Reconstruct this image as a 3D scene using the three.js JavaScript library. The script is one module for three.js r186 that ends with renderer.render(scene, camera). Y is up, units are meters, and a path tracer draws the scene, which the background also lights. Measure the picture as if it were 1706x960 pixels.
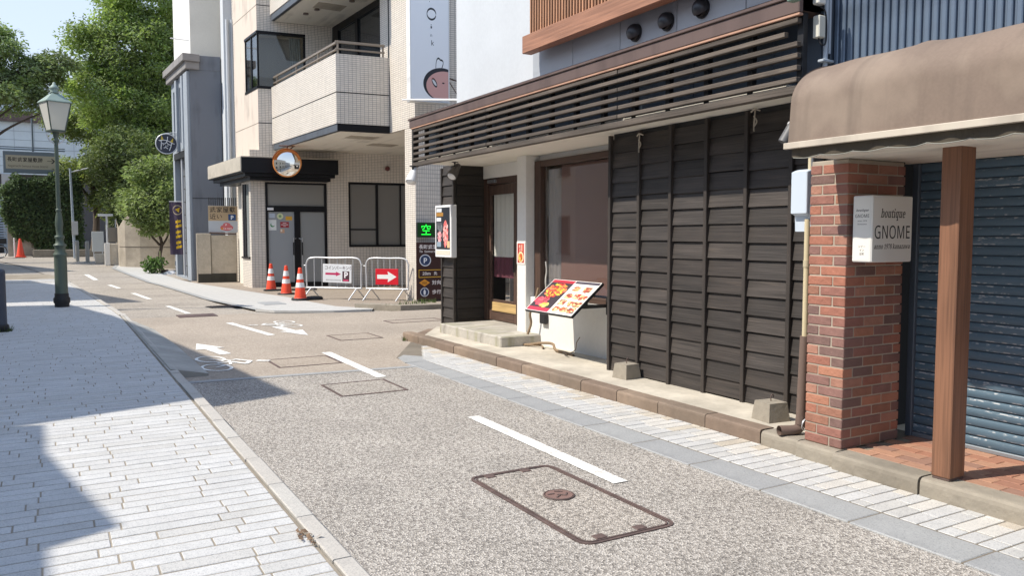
import * as THREE from 'three';
import { MarchingCubes } from 'three/addons/objects/MarchingCubes.js';
import { mergeGeometries } from 'three/addons/utils/BufferGeometryUtils.js';

// ---------- camera, sky, sun, exposure ----------
const scene = new THREE.Scene();
const camera = new THREE.PerspectiveCamera(2 * Math.atan(480 / 1335) * 180 / Math.PI, 1706 / 960, 0.05, 900);
camera.rotation.order = 'YXZ';
camera.position.set(0, 1.6, 0);
camera.rotation.set(-3.7286 * Math.PI / 180, -29.762 * Math.PI / 180, 0);
const renderer = new THREE.WebGLRenderer({ antialias: true });
renderer.setSize(1706, 960);
renderer.toneMapping = THREE.LinearToneMapping;
renderer.toneMappingExposure = 1.27;
renderer.shadowMap.enabled = true;
const SUN = new THREE.Vector3(-1, 1.27, -0.22).normalize();
{ // clear summer sky: pale towards the horizon, deeper blue overhead
  const w = 256, h = 128, d = new Float32Array(w * h * 4);
  for (let y = 0; y < h; y++) for (let x = 0; x < w; x++) { const el = ((y + .5) / h - .5) * Math.PI, az = ((x + .5) / w - .5) * 2 * Math.PI; const v = [Math.cos(el) * Math.cos(az), Math.sin(el), Math.cos(el) * Math.sin(az)];
    const c = v[0] * SUN.x + v[1] * SUN.y + v[2] * SUN.z, g = .30 * Math.pow(Math.max(0, c), 6) + .25 * Math.pow(Math.max(0, c), 40); const k = Math.pow(Math.max(0, Math.sin(Math.max(0, el))), .6); const lo = [.80, .89, .97], hi = [.30, .455, .79]; const i = (y * w + x) * 4;
    for (let q = 0; q < 3; q++) d[i + q] = el < -.02 ? [.30, .29, .27][q] : lo[q] + (hi[q] - lo[q]) * k + g; d[i + 3] = 1; }
  const t = new THREE.DataTexture(d, w, h, THREE.RGBAFormat, THREE.FloatType); t.mapping = THREE.EquirectangularReflectionMapping; t.magFilter = t.minFilter = THREE.LinearFilter; t.needsUpdate = true; scene.background = t; scene.environment = t; }
const sun = new THREE.DirectionalLight(new THREE.Color(1, 0.925, 0.81), 4.5);
sun.target.position.set(3, 0, -12); sun.position.copy(SUN).multiplyScalar(120).add(sun.target.position);
sun.castShadow = true; sun.shadow.mapSize.set(4096, 4096);
Object.assign(sun.shadow.camera, { left: -60, right: 60, top: 60, bottom: -60, near: 1, far: 300 });
scene.add(sun, sun.target);

// ---------- helpers ----------
let seed = 7;
function srand(s) { seed = s >>> 0; }
function rnd() { seed = (seed + 0x6D2B79F5) >>> 0; let t = seed; t = Math.imul(t ^ (t >>> 15), t | 1); t ^= t + Math.imul(t ^ (t >>> 7), t | 61); return ((t ^ (t >>> 14)) >>> 0) / 4294967296; }
const rr = (a, b) => a + (b - a) * rnd();
const pick = a => a[Math.floor(rnd() * a.length)];
const taken = {};
function numbered(n) { const k = taken[n] = (taken[n] || 0) + 1; return k === 1 ? n : n + '_' + String(k - 1).padStart(3, '0'); }
function shadowed(o) { o.castShadow = true; o.receiveShadow = true; return o; }
function thing(name, label, category, p = [0, 0, 0], ry = 0, group) {
  const o = new THREE.Group(); o.name = numbered(name); o.position.set(...p); o.rotation.y = ry;
  o.userData = { label, category }; if (group) o.userData.group = group; scene.add(o); return o;
}
function part(parent, name, geo, mat, p, r) {
  const m = shadowed(new THREE.Mesh(geo, mat)); m.name = name; if (p) m.position.set(...p); if (r) m.rotation.set(...r); parent.add(m); return m;
}
function solo(name, label, category, geo, mat, p, r, group) {
  const m = part(scene, numbered(name), geo, mat, p, r); m.userData = { label, category }; if (group) m.userData.group = group; return m;
}
function struct(name, geo, mat, p, r) { const m = part(scene, name, geo, mat, p, r); m.userData = { kind: 'structure' }; return m; }
function structGroup(name) { const g = new THREE.Group(); g.name = name; g.userData = { kind: 'structure' }; scene.add(g); return g; }
function copyThing(src, label, p, ry) { const c = src.clone(); c.name = numbered(src.name.replace(/_\d+$/, '')); c.userData = { ...src.userData, label }; c.position.set(...p); c.rotation.y = ry; scene.add(c); return c; }

// uv in metres by dominant normal; u runs along the grain axis where it can
function muv(geo, grain = 'x', ou = 0, ov = 0) {
  const g = geo.index ? geo.toNonIndexed() : geo; if (!g.attributes.normal) g.computeVertexNormals();
  const P = g.attributes.position, N = g.attributes.normal, uv = new Float32Array(P.count * 2), gi = { x: 0, y: 1, z: 2 }[grain];
  for (let i = 0; i < P.count; i++) {
    const n = [Math.abs(N.getX(i)), Math.abs(N.getY(i)), Math.abs(N.getZ(i))], c = [P.getX(i), P.getY(i), P.getZ(i)];
    const a = n[0] >= n[1] && n[0] >= n[2] ? 0 : n[1] >= n[2] ? 1 : 2; const o = [0, 1, 2].filter(k => k !== a);
    let [u, v] = o; if (v === gi) [u, v] = [v, u];
    uv[2 * i] = c[u] + ou; uv[2 * i + 1] = c[v] + ov;
  }
  g.setAttribute('uv', new THREE.BufferAttribute(uv, 2)); return g;
}
function tris(list) { // list of polygons (arrays of [x,y,z]) with flat normals
  const v = [];
  for (const q of list) for (let i = 1; i < q.length - 1; i++) v.push(...q[0], ...q[i], ...q[i + 1]);
  const g = new THREE.BufferGeometry(); g.setAttribute('position', new THREE.Float32BufferAttribute(v, 3)); g.computeVertexNormals(); return g;
}
function cbox(w, h, d, c = 0.004, grain = 'x', ou = 0, ov = 0, noBottom = false) { // chamfered box
  const H = [w / 2, h / 2, d / 2]; c = Math.min(c, H[0] * .9, H[1] * .9, H[2] * .9); const polys = [];
  const vert = (s, a) => [0, 1, 2].map(k => s[k] * (k === a ? H[k] : H[k] - c));
  const out = q => { const [A, B, C] = q; const n = [(B[1] - A[1]) * (C[2] - A[2]) - (B[2] - A[2]) * (C[1] - A[1]), (B[2] - A[2]) * (C[0] - A[0]) - (B[0] - A[0]) * (C[2] - A[2]), (B[0] - A[0]) * (C[1] - A[1]) - (B[1] - A[1]) * (C[0] - A[0])];
    const m = q.reduce((t, p) => [t[0] + p[0] / H[0], t[1] + p[1] / H[1], t[2] + p[2] / H[2]], [0, 0, 0]); return n[0] * m[0] + n[1] * m[1] + n[2] * m[2] < 0 ? q.slice().reverse() : q; };
  for (let a = 0; a < 3; a++) for (const s of [-1, 1]) {
    if (noBottom && a === 1 && s === -1) continue;
    const [b, e] = [0, 1, 2].filter(k => k !== a); const S = (x, y) => { const t = [0, 0, 0]; t[a] = s; t[b] = x; t[e] = y; return t; };
    polys.push(out([vert(S(-1, -1), a), vert(S(1, -1), a), vert(S(1, 1), a), vert(S(-1, 1), a)]));
  }
  for (let e = 0; e < 3; e++) { const [a, b] = [0, 1, 2].filter(k => k !== e);
    for (const x of [-1, 1]) for (const y of [-1, 1]) { const S = z => { const t = [0, 0, 0]; t[a] = x; t[b] = y; t[e] = z; return t; };
      polys.push(out([vert(S(-1), a), vert(S(1), a), vert(S(1), b), vert(S(-1), b)])); } }
  for (const x of [-1, 1]) for (const y of [-1, 1]) for (const z of [-1, 1]) polys.push(out([vert([x, y, z], 0), vert([x, y, z], 1), vert([x, y, z], 2)]));
  return muv(tris(polys), grain, ou, ov);
}
function box(w, h, d, grain = 'x', ou = 0, ov = 0) { return muv(new THREE.BoxGeometry(w, h, d), grain, ou, ov); }
function flat(g) { const n = g.toNonIndexed(); n.computeVertexNormals(); return muv(n); }
function at(g, x, y, z) { g.translate(x, y, z); return g; }
function span(x0, x1, y0, y1, z0, z1, c = 0.004, grain = 'x', ou = 0, ov = 0) { // chamfered box between bounds
  return at(cbox(x1 - x0, y1 - y0, z1 - z0, c, grain, ou, ov), (x0 + x1) / 2, (y0 + y1) / 2, (z0 + z1) / 2);
}
function merge(list) { return mergeGeometries(list.map(g => { const n = g.index ? g.toNonIndexed() : g; for (const k of Object.keys(n.attributes)) if (!['position', 'normal', 'uv'].includes(k)) n.deleteAttribute(k); if (!n.attributes.uv) muv(n); return n; })); }
function tube(pts, r, seg = 8, rad = 8, closed = false) { return new THREE.TubeGeometry(new THREE.CatmullRomCurve3(pts.map(p => new THREE.Vector3(...p)), closed, 'centripetal'), seg, r, rad, closed); }
function rod(a, b, r, rad = 10, r2 = r) { const A = new THREE.Vector3(...a), B = new THREE.Vector3(...b), d = B.clone().sub(A); const g = new THREE.CylinderGeometry(r2, r, d.length(), rad);
  g.applyQuaternion(new THREE.Quaternion().setFromUnitVectors(new THREE.Vector3(0, 1, 0), d.clone().normalize())); const m = A.add(B).multiplyScalar(.5); g.translate(m.x, m.y, m.z); return g; }
function lathe(pts, seg = 24) { return new THREE.LatheGeometry(pts.map(p => new THREE.Vector2(p[0], p[1])), seg); }
// plan frame: x along a->b, y up, z outward
function frame(a, b, y = 0) { const dx = b[0] - a[0], dz = b[1] - a[1], l = Math.hypot(dx, dz); const X = new THREE.Vector3(dx / l, 0, dz / l), Y = new THREE.Vector3(0, 1, 0), Z = new THREE.Vector3().crossVectors(X, Y);
  const m = new THREE.Matrix4().makeBasis(X, Y, Z).setPosition(a[0], y, a[1]); m.len = l; return m; }
function fpart(parent, name, fr, geo, mat) { const m = part(parent, name, geo, mat); m.applyMatrix4(fr); return m; }
function wallGeo(len, y0, y1, t, holes = []) { const s = new THREE.Shape(); s.moveTo(0, y0); s.lineTo(len, y0); s.lineTo(len, y1); s.lineTo(0, y1); s.closePath();
  for (const [u0, u1, v0, v1] of holes) { const h = new THREE.Path(); h.moveTo(u0, v0); h.lineTo(u0, v1); h.lineTo(u1, v1); h.lineTo(u1, v0); h.closePath(); s.holes.push(h); }
  const g = new THREE.ExtrudeGeometry(s, { depth: t, bevelEnabled: false }); g.translate(0, 0, -t); return muv(g); }
function slab(poly, y0, y1) { // poly of [x,z]
  const s = new THREE.Shape(poly.map(p => new THREE.Vector2(p[0], -p[1]))); const g = new THREE.ExtrudeGeometry(s, { depth: y1 - y0, bevelEnabled: false }); g.rotateX(-Math.PI / 2); g.translate(0, y0, 0); return muv(g); }
function sheet(poly, y) { const s = new THREE.Shape(poly.map(p => new THREE.Vector2(p[0], -p[1]))); const g = new THREE.ShapeGeometry(s, 12); g.rotateX(-Math.PI / 2); g.translate(0, y, 0); return muv(g); }

// ---------- noise and textures ----------
function hash(x, y, s) { let h = Math.imul(x, 374761393) + Math.imul(y, 668265263) + Math.imul(s, 2147483647 ^ 0x5bd1e995) | 0; h = Math.imul(h ^ (h >>> 13), 1274126177); h ^= h >>> 16; h = Math.imul(h, 2246822519); return ((h ^ (h >>> 13)) >>> 0) / 4294967296; }
function vn(x, y, px, py, s) { const xi = Math.floor(x), yi = Math.floor(y), fx = x - xi, fy = y - yi, u = fx * fx * (3 - 2 * fx), v = fy * fy * (3 - 2 * fy); const m = (a, p) => ((a % p) + p) % p;
  const a = hash(m(xi, px), m(yi, py), s), b = hash(m(xi + 1, px), m(yi, py), s), c = hash(m(xi, px), m(yi + 1, py), s), d = hash(m(xi + 1, px), m(yi + 1, py), s); return a + (b - a) * u + (c - a) * v + (a - b - c + d) * u * v; }
function fbm(u, v, fx, fy, oct, s) { let t = 0, w = .5, n = 0; for (let i = 0; i < oct; i++) { t += w * vn(u * fx, v * fy, fx, fy, s + i); n += w; w *= .5; fx *= 2; fy *= 2; } return t / n; }
function cells(u, v, n, s) { const x = u * n, y = v * n, xi = Math.floor(x), yi = Math.floor(y); let best = 9, second = 9, id = 0; for (let j = -1; j <= 1; j++) for (let i = -1; i <= 1; i++) { const cx = ((xi + i) % n + n) % n, cy = ((yi + j) % n + n) % n; const dx = xi + i + hash(cx, cy, s) - x, dy = yi + j + hash(cx, cy, s + 9) - y, d = dx * dx + dy * dy; if (d < best) { second = best; best = d; id = hash(cx, cy, s + 5); } else if (d < second) second = d; } return [Math.sqrt(best), Math.sqrt(second), id]; }
const sat = x => Math.max(0, Math.min(1, x));
const lin = c => c <= 0.04045 ? c / 12.92 : Math.pow((c + .055) / 1.055, 2.4);
const enc = c => c <= 0.0031308 ? c * 12.92 : 1.055 * Math.pow(c, 1 / 2.4) - .055;
function tex(n, size, fn, h = n, sizeY = size) { // fn(u,v) -> [r,g,b] linear reflectance ; colour map that repeats every `size` metres
  const d = new Uint8Array(n * h * 4); let k = 0;
  for (let y = 0; y < h; y++) for (let x = 0; x < n; x++) { const c = fn((x + .5) / n, (y + .5) / h); d[k++] = 255 * enc(sat(c[0])); d[k++] = 255 * enc(sat(c[1])); d[k++] = 255 * enc(sat(c[2])); d[k++] = 255; }
  const t = new THREE.DataTexture(d, n, h, THREE.RGBAFormat); t.colorSpace = THREE.SRGBColorSpace; t.wrapS = t.wrapT = THREE.RepeatWrapping; t.magFilter = THREE.LinearFilter; t.minFilter = THREE.LinearMipmapLinearFilter; t.generateMipmaps = true; t.anisotropy = 16; t.repeat.set(1 / size, 1 / sizeY); t.needsUpdate = true; return t; }
function htex(n, size, fn, h = n, sizeY = size) { const d = new Uint8Array(n * h * 4); let k = 0; for (let y = 0; y < h; y++) for (let x = 0; x < n; x++) { const c = 255 * sat(fn((x + .5) / n, (y + .5) / h)); d[k++] = c; d[k++] = c; d[k++] = c; d[k++] = 255; }
  const t = new THREE.DataTexture(d, n, h, THREE.RGBAFormat); t.wrapS = t.wrapT = THREE.RepeatWrapping; t.magFilter = THREE.LinearFilter; t.minFilter = THREE.LinearMipmapLinearFilter; t.generateMipmaps = true; t.repeat.set(1 / size, 1 / sizeY); t.needsUpdate = true; return t; }
function mat(o) { return new THREE.MeshStandardMaterial({ roughness: .8, ...o }); }
function rgb(r, g, b) { return new THREE.Color().setRGB(r, g, b); }
function tint(m, r, g = r, b = r) { const c = m.clone(); c.color = rgb(r, g, b); return c; }
const mix = (a, b, t) => a.map((x, i) => x + (b[i] - x) * t);

// exposed-aggregate asphalt: pale and dark chips in a grey binder
const aggTex = tex(1024, 1.6, (u, v) => { const [d, e, id] = cells(u, v, 120, 11), [d2, , id2] = cells(u, v, 210, 31); const edge = sat((e - d) * 3.0);
  let c = id < .30 ? [.53, .505, .475] : id < .62 ? [.38, .358, .332] : id < .85 ? [.265, .247, .23] : [.18, .167, .157]; if (id2 > .88 && d2 < .35) c = [.72, .69, .64];
  const bl = .9 + .2 * fbm(u, v, 3, 3, 3, 5); c = mix([.215, .20, .185], c, .3 + .7 * edge); return [c[0] * bl * 1.04, c[1] * bl * 1.02, c[2] * bl * .985]; });
const aggH = htex(512, 1.6, (u, v) => { const [d, e] = cells(u, v, 120, 11); return sat((e - d) * 1.6); });
const beigeTex = tex(1024, 3.2, (u, v) => { const [d, e, id] = cells(u, v, 170, 51); const n = fbm(u, v, 4, 4, 4, 6), st = fbm(u, v, 9, 2, 3, 77); let c = mix([.285, .238, .192], [.43, .375, .31], id); c = mix([.21, .175, .145], c, .45 + .55 * sat((e - d) * 3)); return c.map(x => x * (.82 + .3 * n + .08 * st)); });
const greyTex = tex(512, 3.2, (u, v) => { const [d, e, id] = cells(u, v, 110, 71); const n = fbm(u, v, 4, 4, 4, 16); const c = mix([.27, .24, .205], [.43, .385, .33], id); return c.map(x => x * (.8 + .4 * n) * (.7 + .3 * sat((e - d) * 3))); });
const granTex = tex(512, .9, (u, v) => { const [, , id] = cells(u, v, 190, 81), n = fbm(u, v, 6, 6, 4, 8), st = fbm(u, v, 2, 2, 3, 18); let c = id < .12 ? [.46, .46, .46] : id < .5 ? [.58, .58, .575] : [.65, .645, .63]; c = mix(c, [.46, .42, .36], sat((st - .62) * 2) * .5); return c.map(x => x * (.88 + .22 * n)); });
const concTex = tex(512, 2, (u, v) => { const n = fbm(u, v, 5, 5, 5, 21), m = fbm(u, v, 40, 40, 2, 22), st = sat((fbm(u, v, 3, 3, 5, 23) - .5) * 4); let c = [.54, .505, .45].map(x => x * (.72 + .45 * n) * (.9 + .2 * m)); return mix(c, [.23, .21, .175], st * .4); });
const plasterTex = tex(512, 2, (u, v) => { const n = fbm(u, v, 4, 4, 5, 61), m = fbm(u, v, 60, 60, 2, 62); const x = .9 + .12 * n + .06 * (m - .5); return [x, x, x * .99]; });
const dirtTex = tex(512, 3, (u, v) => { const st = fbm(u, v, 22, 2, 4, 63), n = fbm(u, v, 5, 5, 5, 64), d = sat((st * .6 + n * .5 - .58) * 4); const x = .97 - .30 * d + .05 * n; return [x, x * .985, x * .96]; });
const woodTex = tex(512, 1.2, (u, v) => { const w = v + .012 * fbm(u, v, 3, 6, 3, 41); const g = fbm(u, w, 4, 90, 3, 42), r = fbm(u, w, 2, 22, 3, 43), k = fbm(u, v, 3, 3, 3, 44); const x = .55 + .5 * g + .35 * (r - .5) + .25 * (k - .5); return [x, x, x]; }, 512, .6);
const agedTex = tex(512, 1.4, (u, v) => { const g = fbm(u, v, 5, 100, 3, 45), r = fbm(u, v, 3, 24, 3, 46), k = fbm(u, v, 5, 6, 4, 47), sc = sat((fbm(u, v, 7, 70, 3, 48) - .66) * 6) * sat((k - .45) * 4); const x = .5 + .6 * g + .5 * (r - .5) + .3 * (k - .5); return mix([x, x * .99, x * .96], [2.1, 1.95, 1.7], sc * .35).map(q => q * .62); }, 512, .7);
const woodH = htex(256, 1.2, (u, v) => fbm(u, v, 4, 90, 2, 42), 256, .6);
const fineH = htex(256, .5, (u, v) => fbm(u, v, 24, 24, 3, 91));
const mossTex = tex(512, 1.2, (u, v) => { const n = fbm(u, v, 5, 5, 5, 121), m = fbm(u, v, 50, 50, 2, 122), st = sat((fbm(u, v, 10, 3, 5, 123) - .5) * 5), dk = sat((fbm(u, v, 14, 4, 4, 124) - .55) * 5); let c = [.44, .41, .36].map(x => x * (.75 + .4 * n) * (.9 + .2 * m)); c = mix(c, [.28, .27, .15], st * .5); return mix(c, [.15, .135, .11], dk * .5); });
const rustTex = tex(256, .8, (u, v) => { const n = fbm(u, v, 6, 6, 5, 95), m = fbm(u, v, 40, 40, 2, 96); return mix([.085, .062, .058], [.17, .115, .10], sat(n * 1.4 - .2)).map(x => x * (.75 + .5 * m)); });
const TW = .1, TH = .05; // facade tile module
const tileCol = (gr) => tex(1024, 2, (u, v) => { const x = u * 20, y = v * 40, fx = x - Math.floor(x), fy = y - Math.floor(y); const g = Math.min(fx, 1 - fx) * TW < .0038 || Math.min(fy, 1 - fy) * TH < .0038; const k = hash(Math.floor(x), Math.floor(y), 3), n = fbm(u, v, 5, 3, 4, 33), st = fbm(u, v, 14, 2, 4, 34);
  if (g) return gr.map(q => q * (.8 + .4 * n)); const t = .95 + .09 * (k - .5) + .06 * (n - .5); return mix([.74 * t, .68 * t, .60 * t], [.50, .43, .36], sat((st - .6) * 2.5) * .35); });
const tileTex = tileCol([.22, .20, .185]);
const tileH = htex(1024, 2, (u, v) => { const x = u * 20, y = v * 40, fx = x - Math.floor(x), fy = y - Math.floor(y); return Math.min(1, Math.min(Math.min(fx, 1 - fx) * TW, Math.min(fy, 1 - fy) * TH) / .006); });

// ---------- materials ----------
const M = {
  agg: mat({ map: aggTex, bumpMap: aggH, bumpScale: .006, roughness: .9 }),
  beige: mat({ map: beigeTex, roughness: .92 }), grey: mat({ map: greyTex, roughness: .92 }),
  granite: [.80, .755, .83, .78].map((k, i) => mat({ map: granTex, color: rgb(k * [1, 1, .99, 1][i], k * [1, .99, .99, .995][i], k * [.99, .965, .985, .985][i]), roughness: .78 })),
  edge: mat({ map: granTex, color: rgb(.52, .53, .535), roughness: .8 }), kerbL: mat({ map: granTex, color: rgb(.70, .665, .615), roughness: .85 }),
  mortar: mat({ map: concTex, color: rgb(.50, .46, .40), roughness: .95 }), ramp: mat({ map: concTex, color: rgb(.70, .74, .77), roughness: .9 }),
  conc: mat({ map: concTex, color: rgb(1, .97, .9), roughness: .92, bumpMap: fineH, bumpScale: .002 }), concD: mat({ map: concTex, color: rgb(.53, .5, .45), roughness: .92, bumpMap: fineH, bumpScale: .003 }),
  kerbBrown: [[.43, .335, .28], [.40, .325, .275], [.46, .365, .30]].map(c => mat({ map: concTex, color: rgb(...c), roughness: .85, bumpMap: fineH, bumpScale: .002 })),
  white: mat({ map: plasterTex, color: rgb(.76, .745, .71), roughness: .9 }), soffit: mat({ map: dirtTex, color: rgb(.80, .765, .69), roughness: .9 }),
  paint: mat({ color: rgb(.82, .82, .80), roughness: .7 }),
  blackWood: [.8, .95, 1.08, 1.3].map((k, i) => mat({ map: agedTex, color: rgb(.085 * k, .071 * k * [1, .97, 1.02, 1][i], .064 * k * [1, .95, 1.05, 1][i]), roughness: .62, bumpMap: woodH, bumpScale: .0015 })),
  slat: [.85, 1, 1.2].map(k => mat({ map: agedTex, color: rgb(.195 * k, .158 * k, .13 * k), roughness: .8, bumpMap: woodH, bumpScale: .002 })),
  darkWood: mat({ map: woodTex, color: rgb(.085, .048, .034), roughness: .55 }), postWood: mat({ map: woodTex, color: rgb(.25, .12, .068), roughness: .5, bumpMap: woodH, bumpScale: .001 }),
  batten: [.85, 1, 1.15].map(k => mat({ map: woodTex, color: rgb(.52 * k, .27 * k, .15 * k), roughness: .6 })), beam: mat({ map: woodTex, color: rgb(.42, .205, .125), roughness: .6, bumpMap: woodH, bumpScale: .0015 }),
  fascia: mat({ map: dirtTex, color: rgb(.125, .085, .076), roughness: .55 }), copper: mat({ map: dirtTex, color: rgb(.46, .27, .19), roughness: .6 }),
  panel: mat({ map: dirtTex, color: rgb(.42, .455, .50), roughness: .5, metalness: .15 }), clad: mat({ color: rgb(.085, .108, .14), roughness: .5, metalness: .2 }),
  siding: mat({ map: dirtTex, color: rgb(.135, .18, .25), roughness: .42, metalness: .25 }), black: mat({ color: rgb(.016, .016, .018), roughness: .5 }), blackGloss: new THREE.MeshPhysicalMaterial({ color: rgb(.01, .01, .012), roughness: .35, specularIntensity: .35 }),
  steel: mat({ color: rgb(.55, .56, .58), roughness: .35, metalness: .9 }), galv: mat({ color: rgb(.62, .63, .64), roughness: .45, metalness: .55 }), whiteSteel: mat({ color: rgb(.78, .78, .78), roughness: .4 }),
  rust: mat({ map: rustTex, roughness: .75, metalness: .3 }), iron: mat({ map: rustTex, color: rgb(1, .9, .9), roughness: .6, metalness: .3 }),
  tile: mat({ map: tileTex, bumpMap: tileH, bumpScale: .003, roughness: .42 }), greyWall: mat({ map: dirtTex, color: rgb(.17, .185, .215), roughness: .85 }), greyLight: mat({ map: plasterTex, color: rgb(.30, .335, .38), roughness: .85, bumpMap: fineH, bumpScale: .004 }),
  cream: mat({ map: plasterTex, color: rgb(.70, .67, .60), roughness: .85 }), blueWhite: mat({ map: plasterTex, color: rgb(.56, .59, .625), roughness: .8 }), pinkCream: mat({ map: dirtTex, color: rgb(.66, .575, .50), roughness: .7 }),
  glass: new THREE.MeshPhysicalMaterial({ color: 0xffffff, transmission: 1, thickness: 0, roughness: .02, ior: 1.5 }), tintGlass: new THREE.MeshPhysicalMaterial({ color: rgb(.72, .75, .75), transmission: 1, thickness: 0, roughness: .03, ior: 1.5 }),
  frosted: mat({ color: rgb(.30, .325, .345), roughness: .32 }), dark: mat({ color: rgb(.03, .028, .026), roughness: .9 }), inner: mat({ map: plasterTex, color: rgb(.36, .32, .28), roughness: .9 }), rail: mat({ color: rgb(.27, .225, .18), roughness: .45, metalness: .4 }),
  orange: mat({ color: rgb(.80, .075, .03), roughness: .45 }), reflect: mat({ color: rgb(.78, .78, .78), roughness: .4 }), rubber: mat({ color: rgb(.018, .018, .019), roughness: .7 }),
  lampGreen: mat({ map: dirtTex, color: rgb(.085, .115, .095), roughness: .5, metalness: .2 }), verd: mat({ map: dirtTex, color: rgb(.24, .32, .29), roughness: .6 }), lampGlass: new THREE.MeshPhysicalMaterial({ color: rgb(.78, .77, .70), transmission: .45, roughness: .7, thickness: 0 }),
  bark: mat({ map: woodTex, color: rgb(.10, .075, .055), roughness: .95 }),
};
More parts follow.
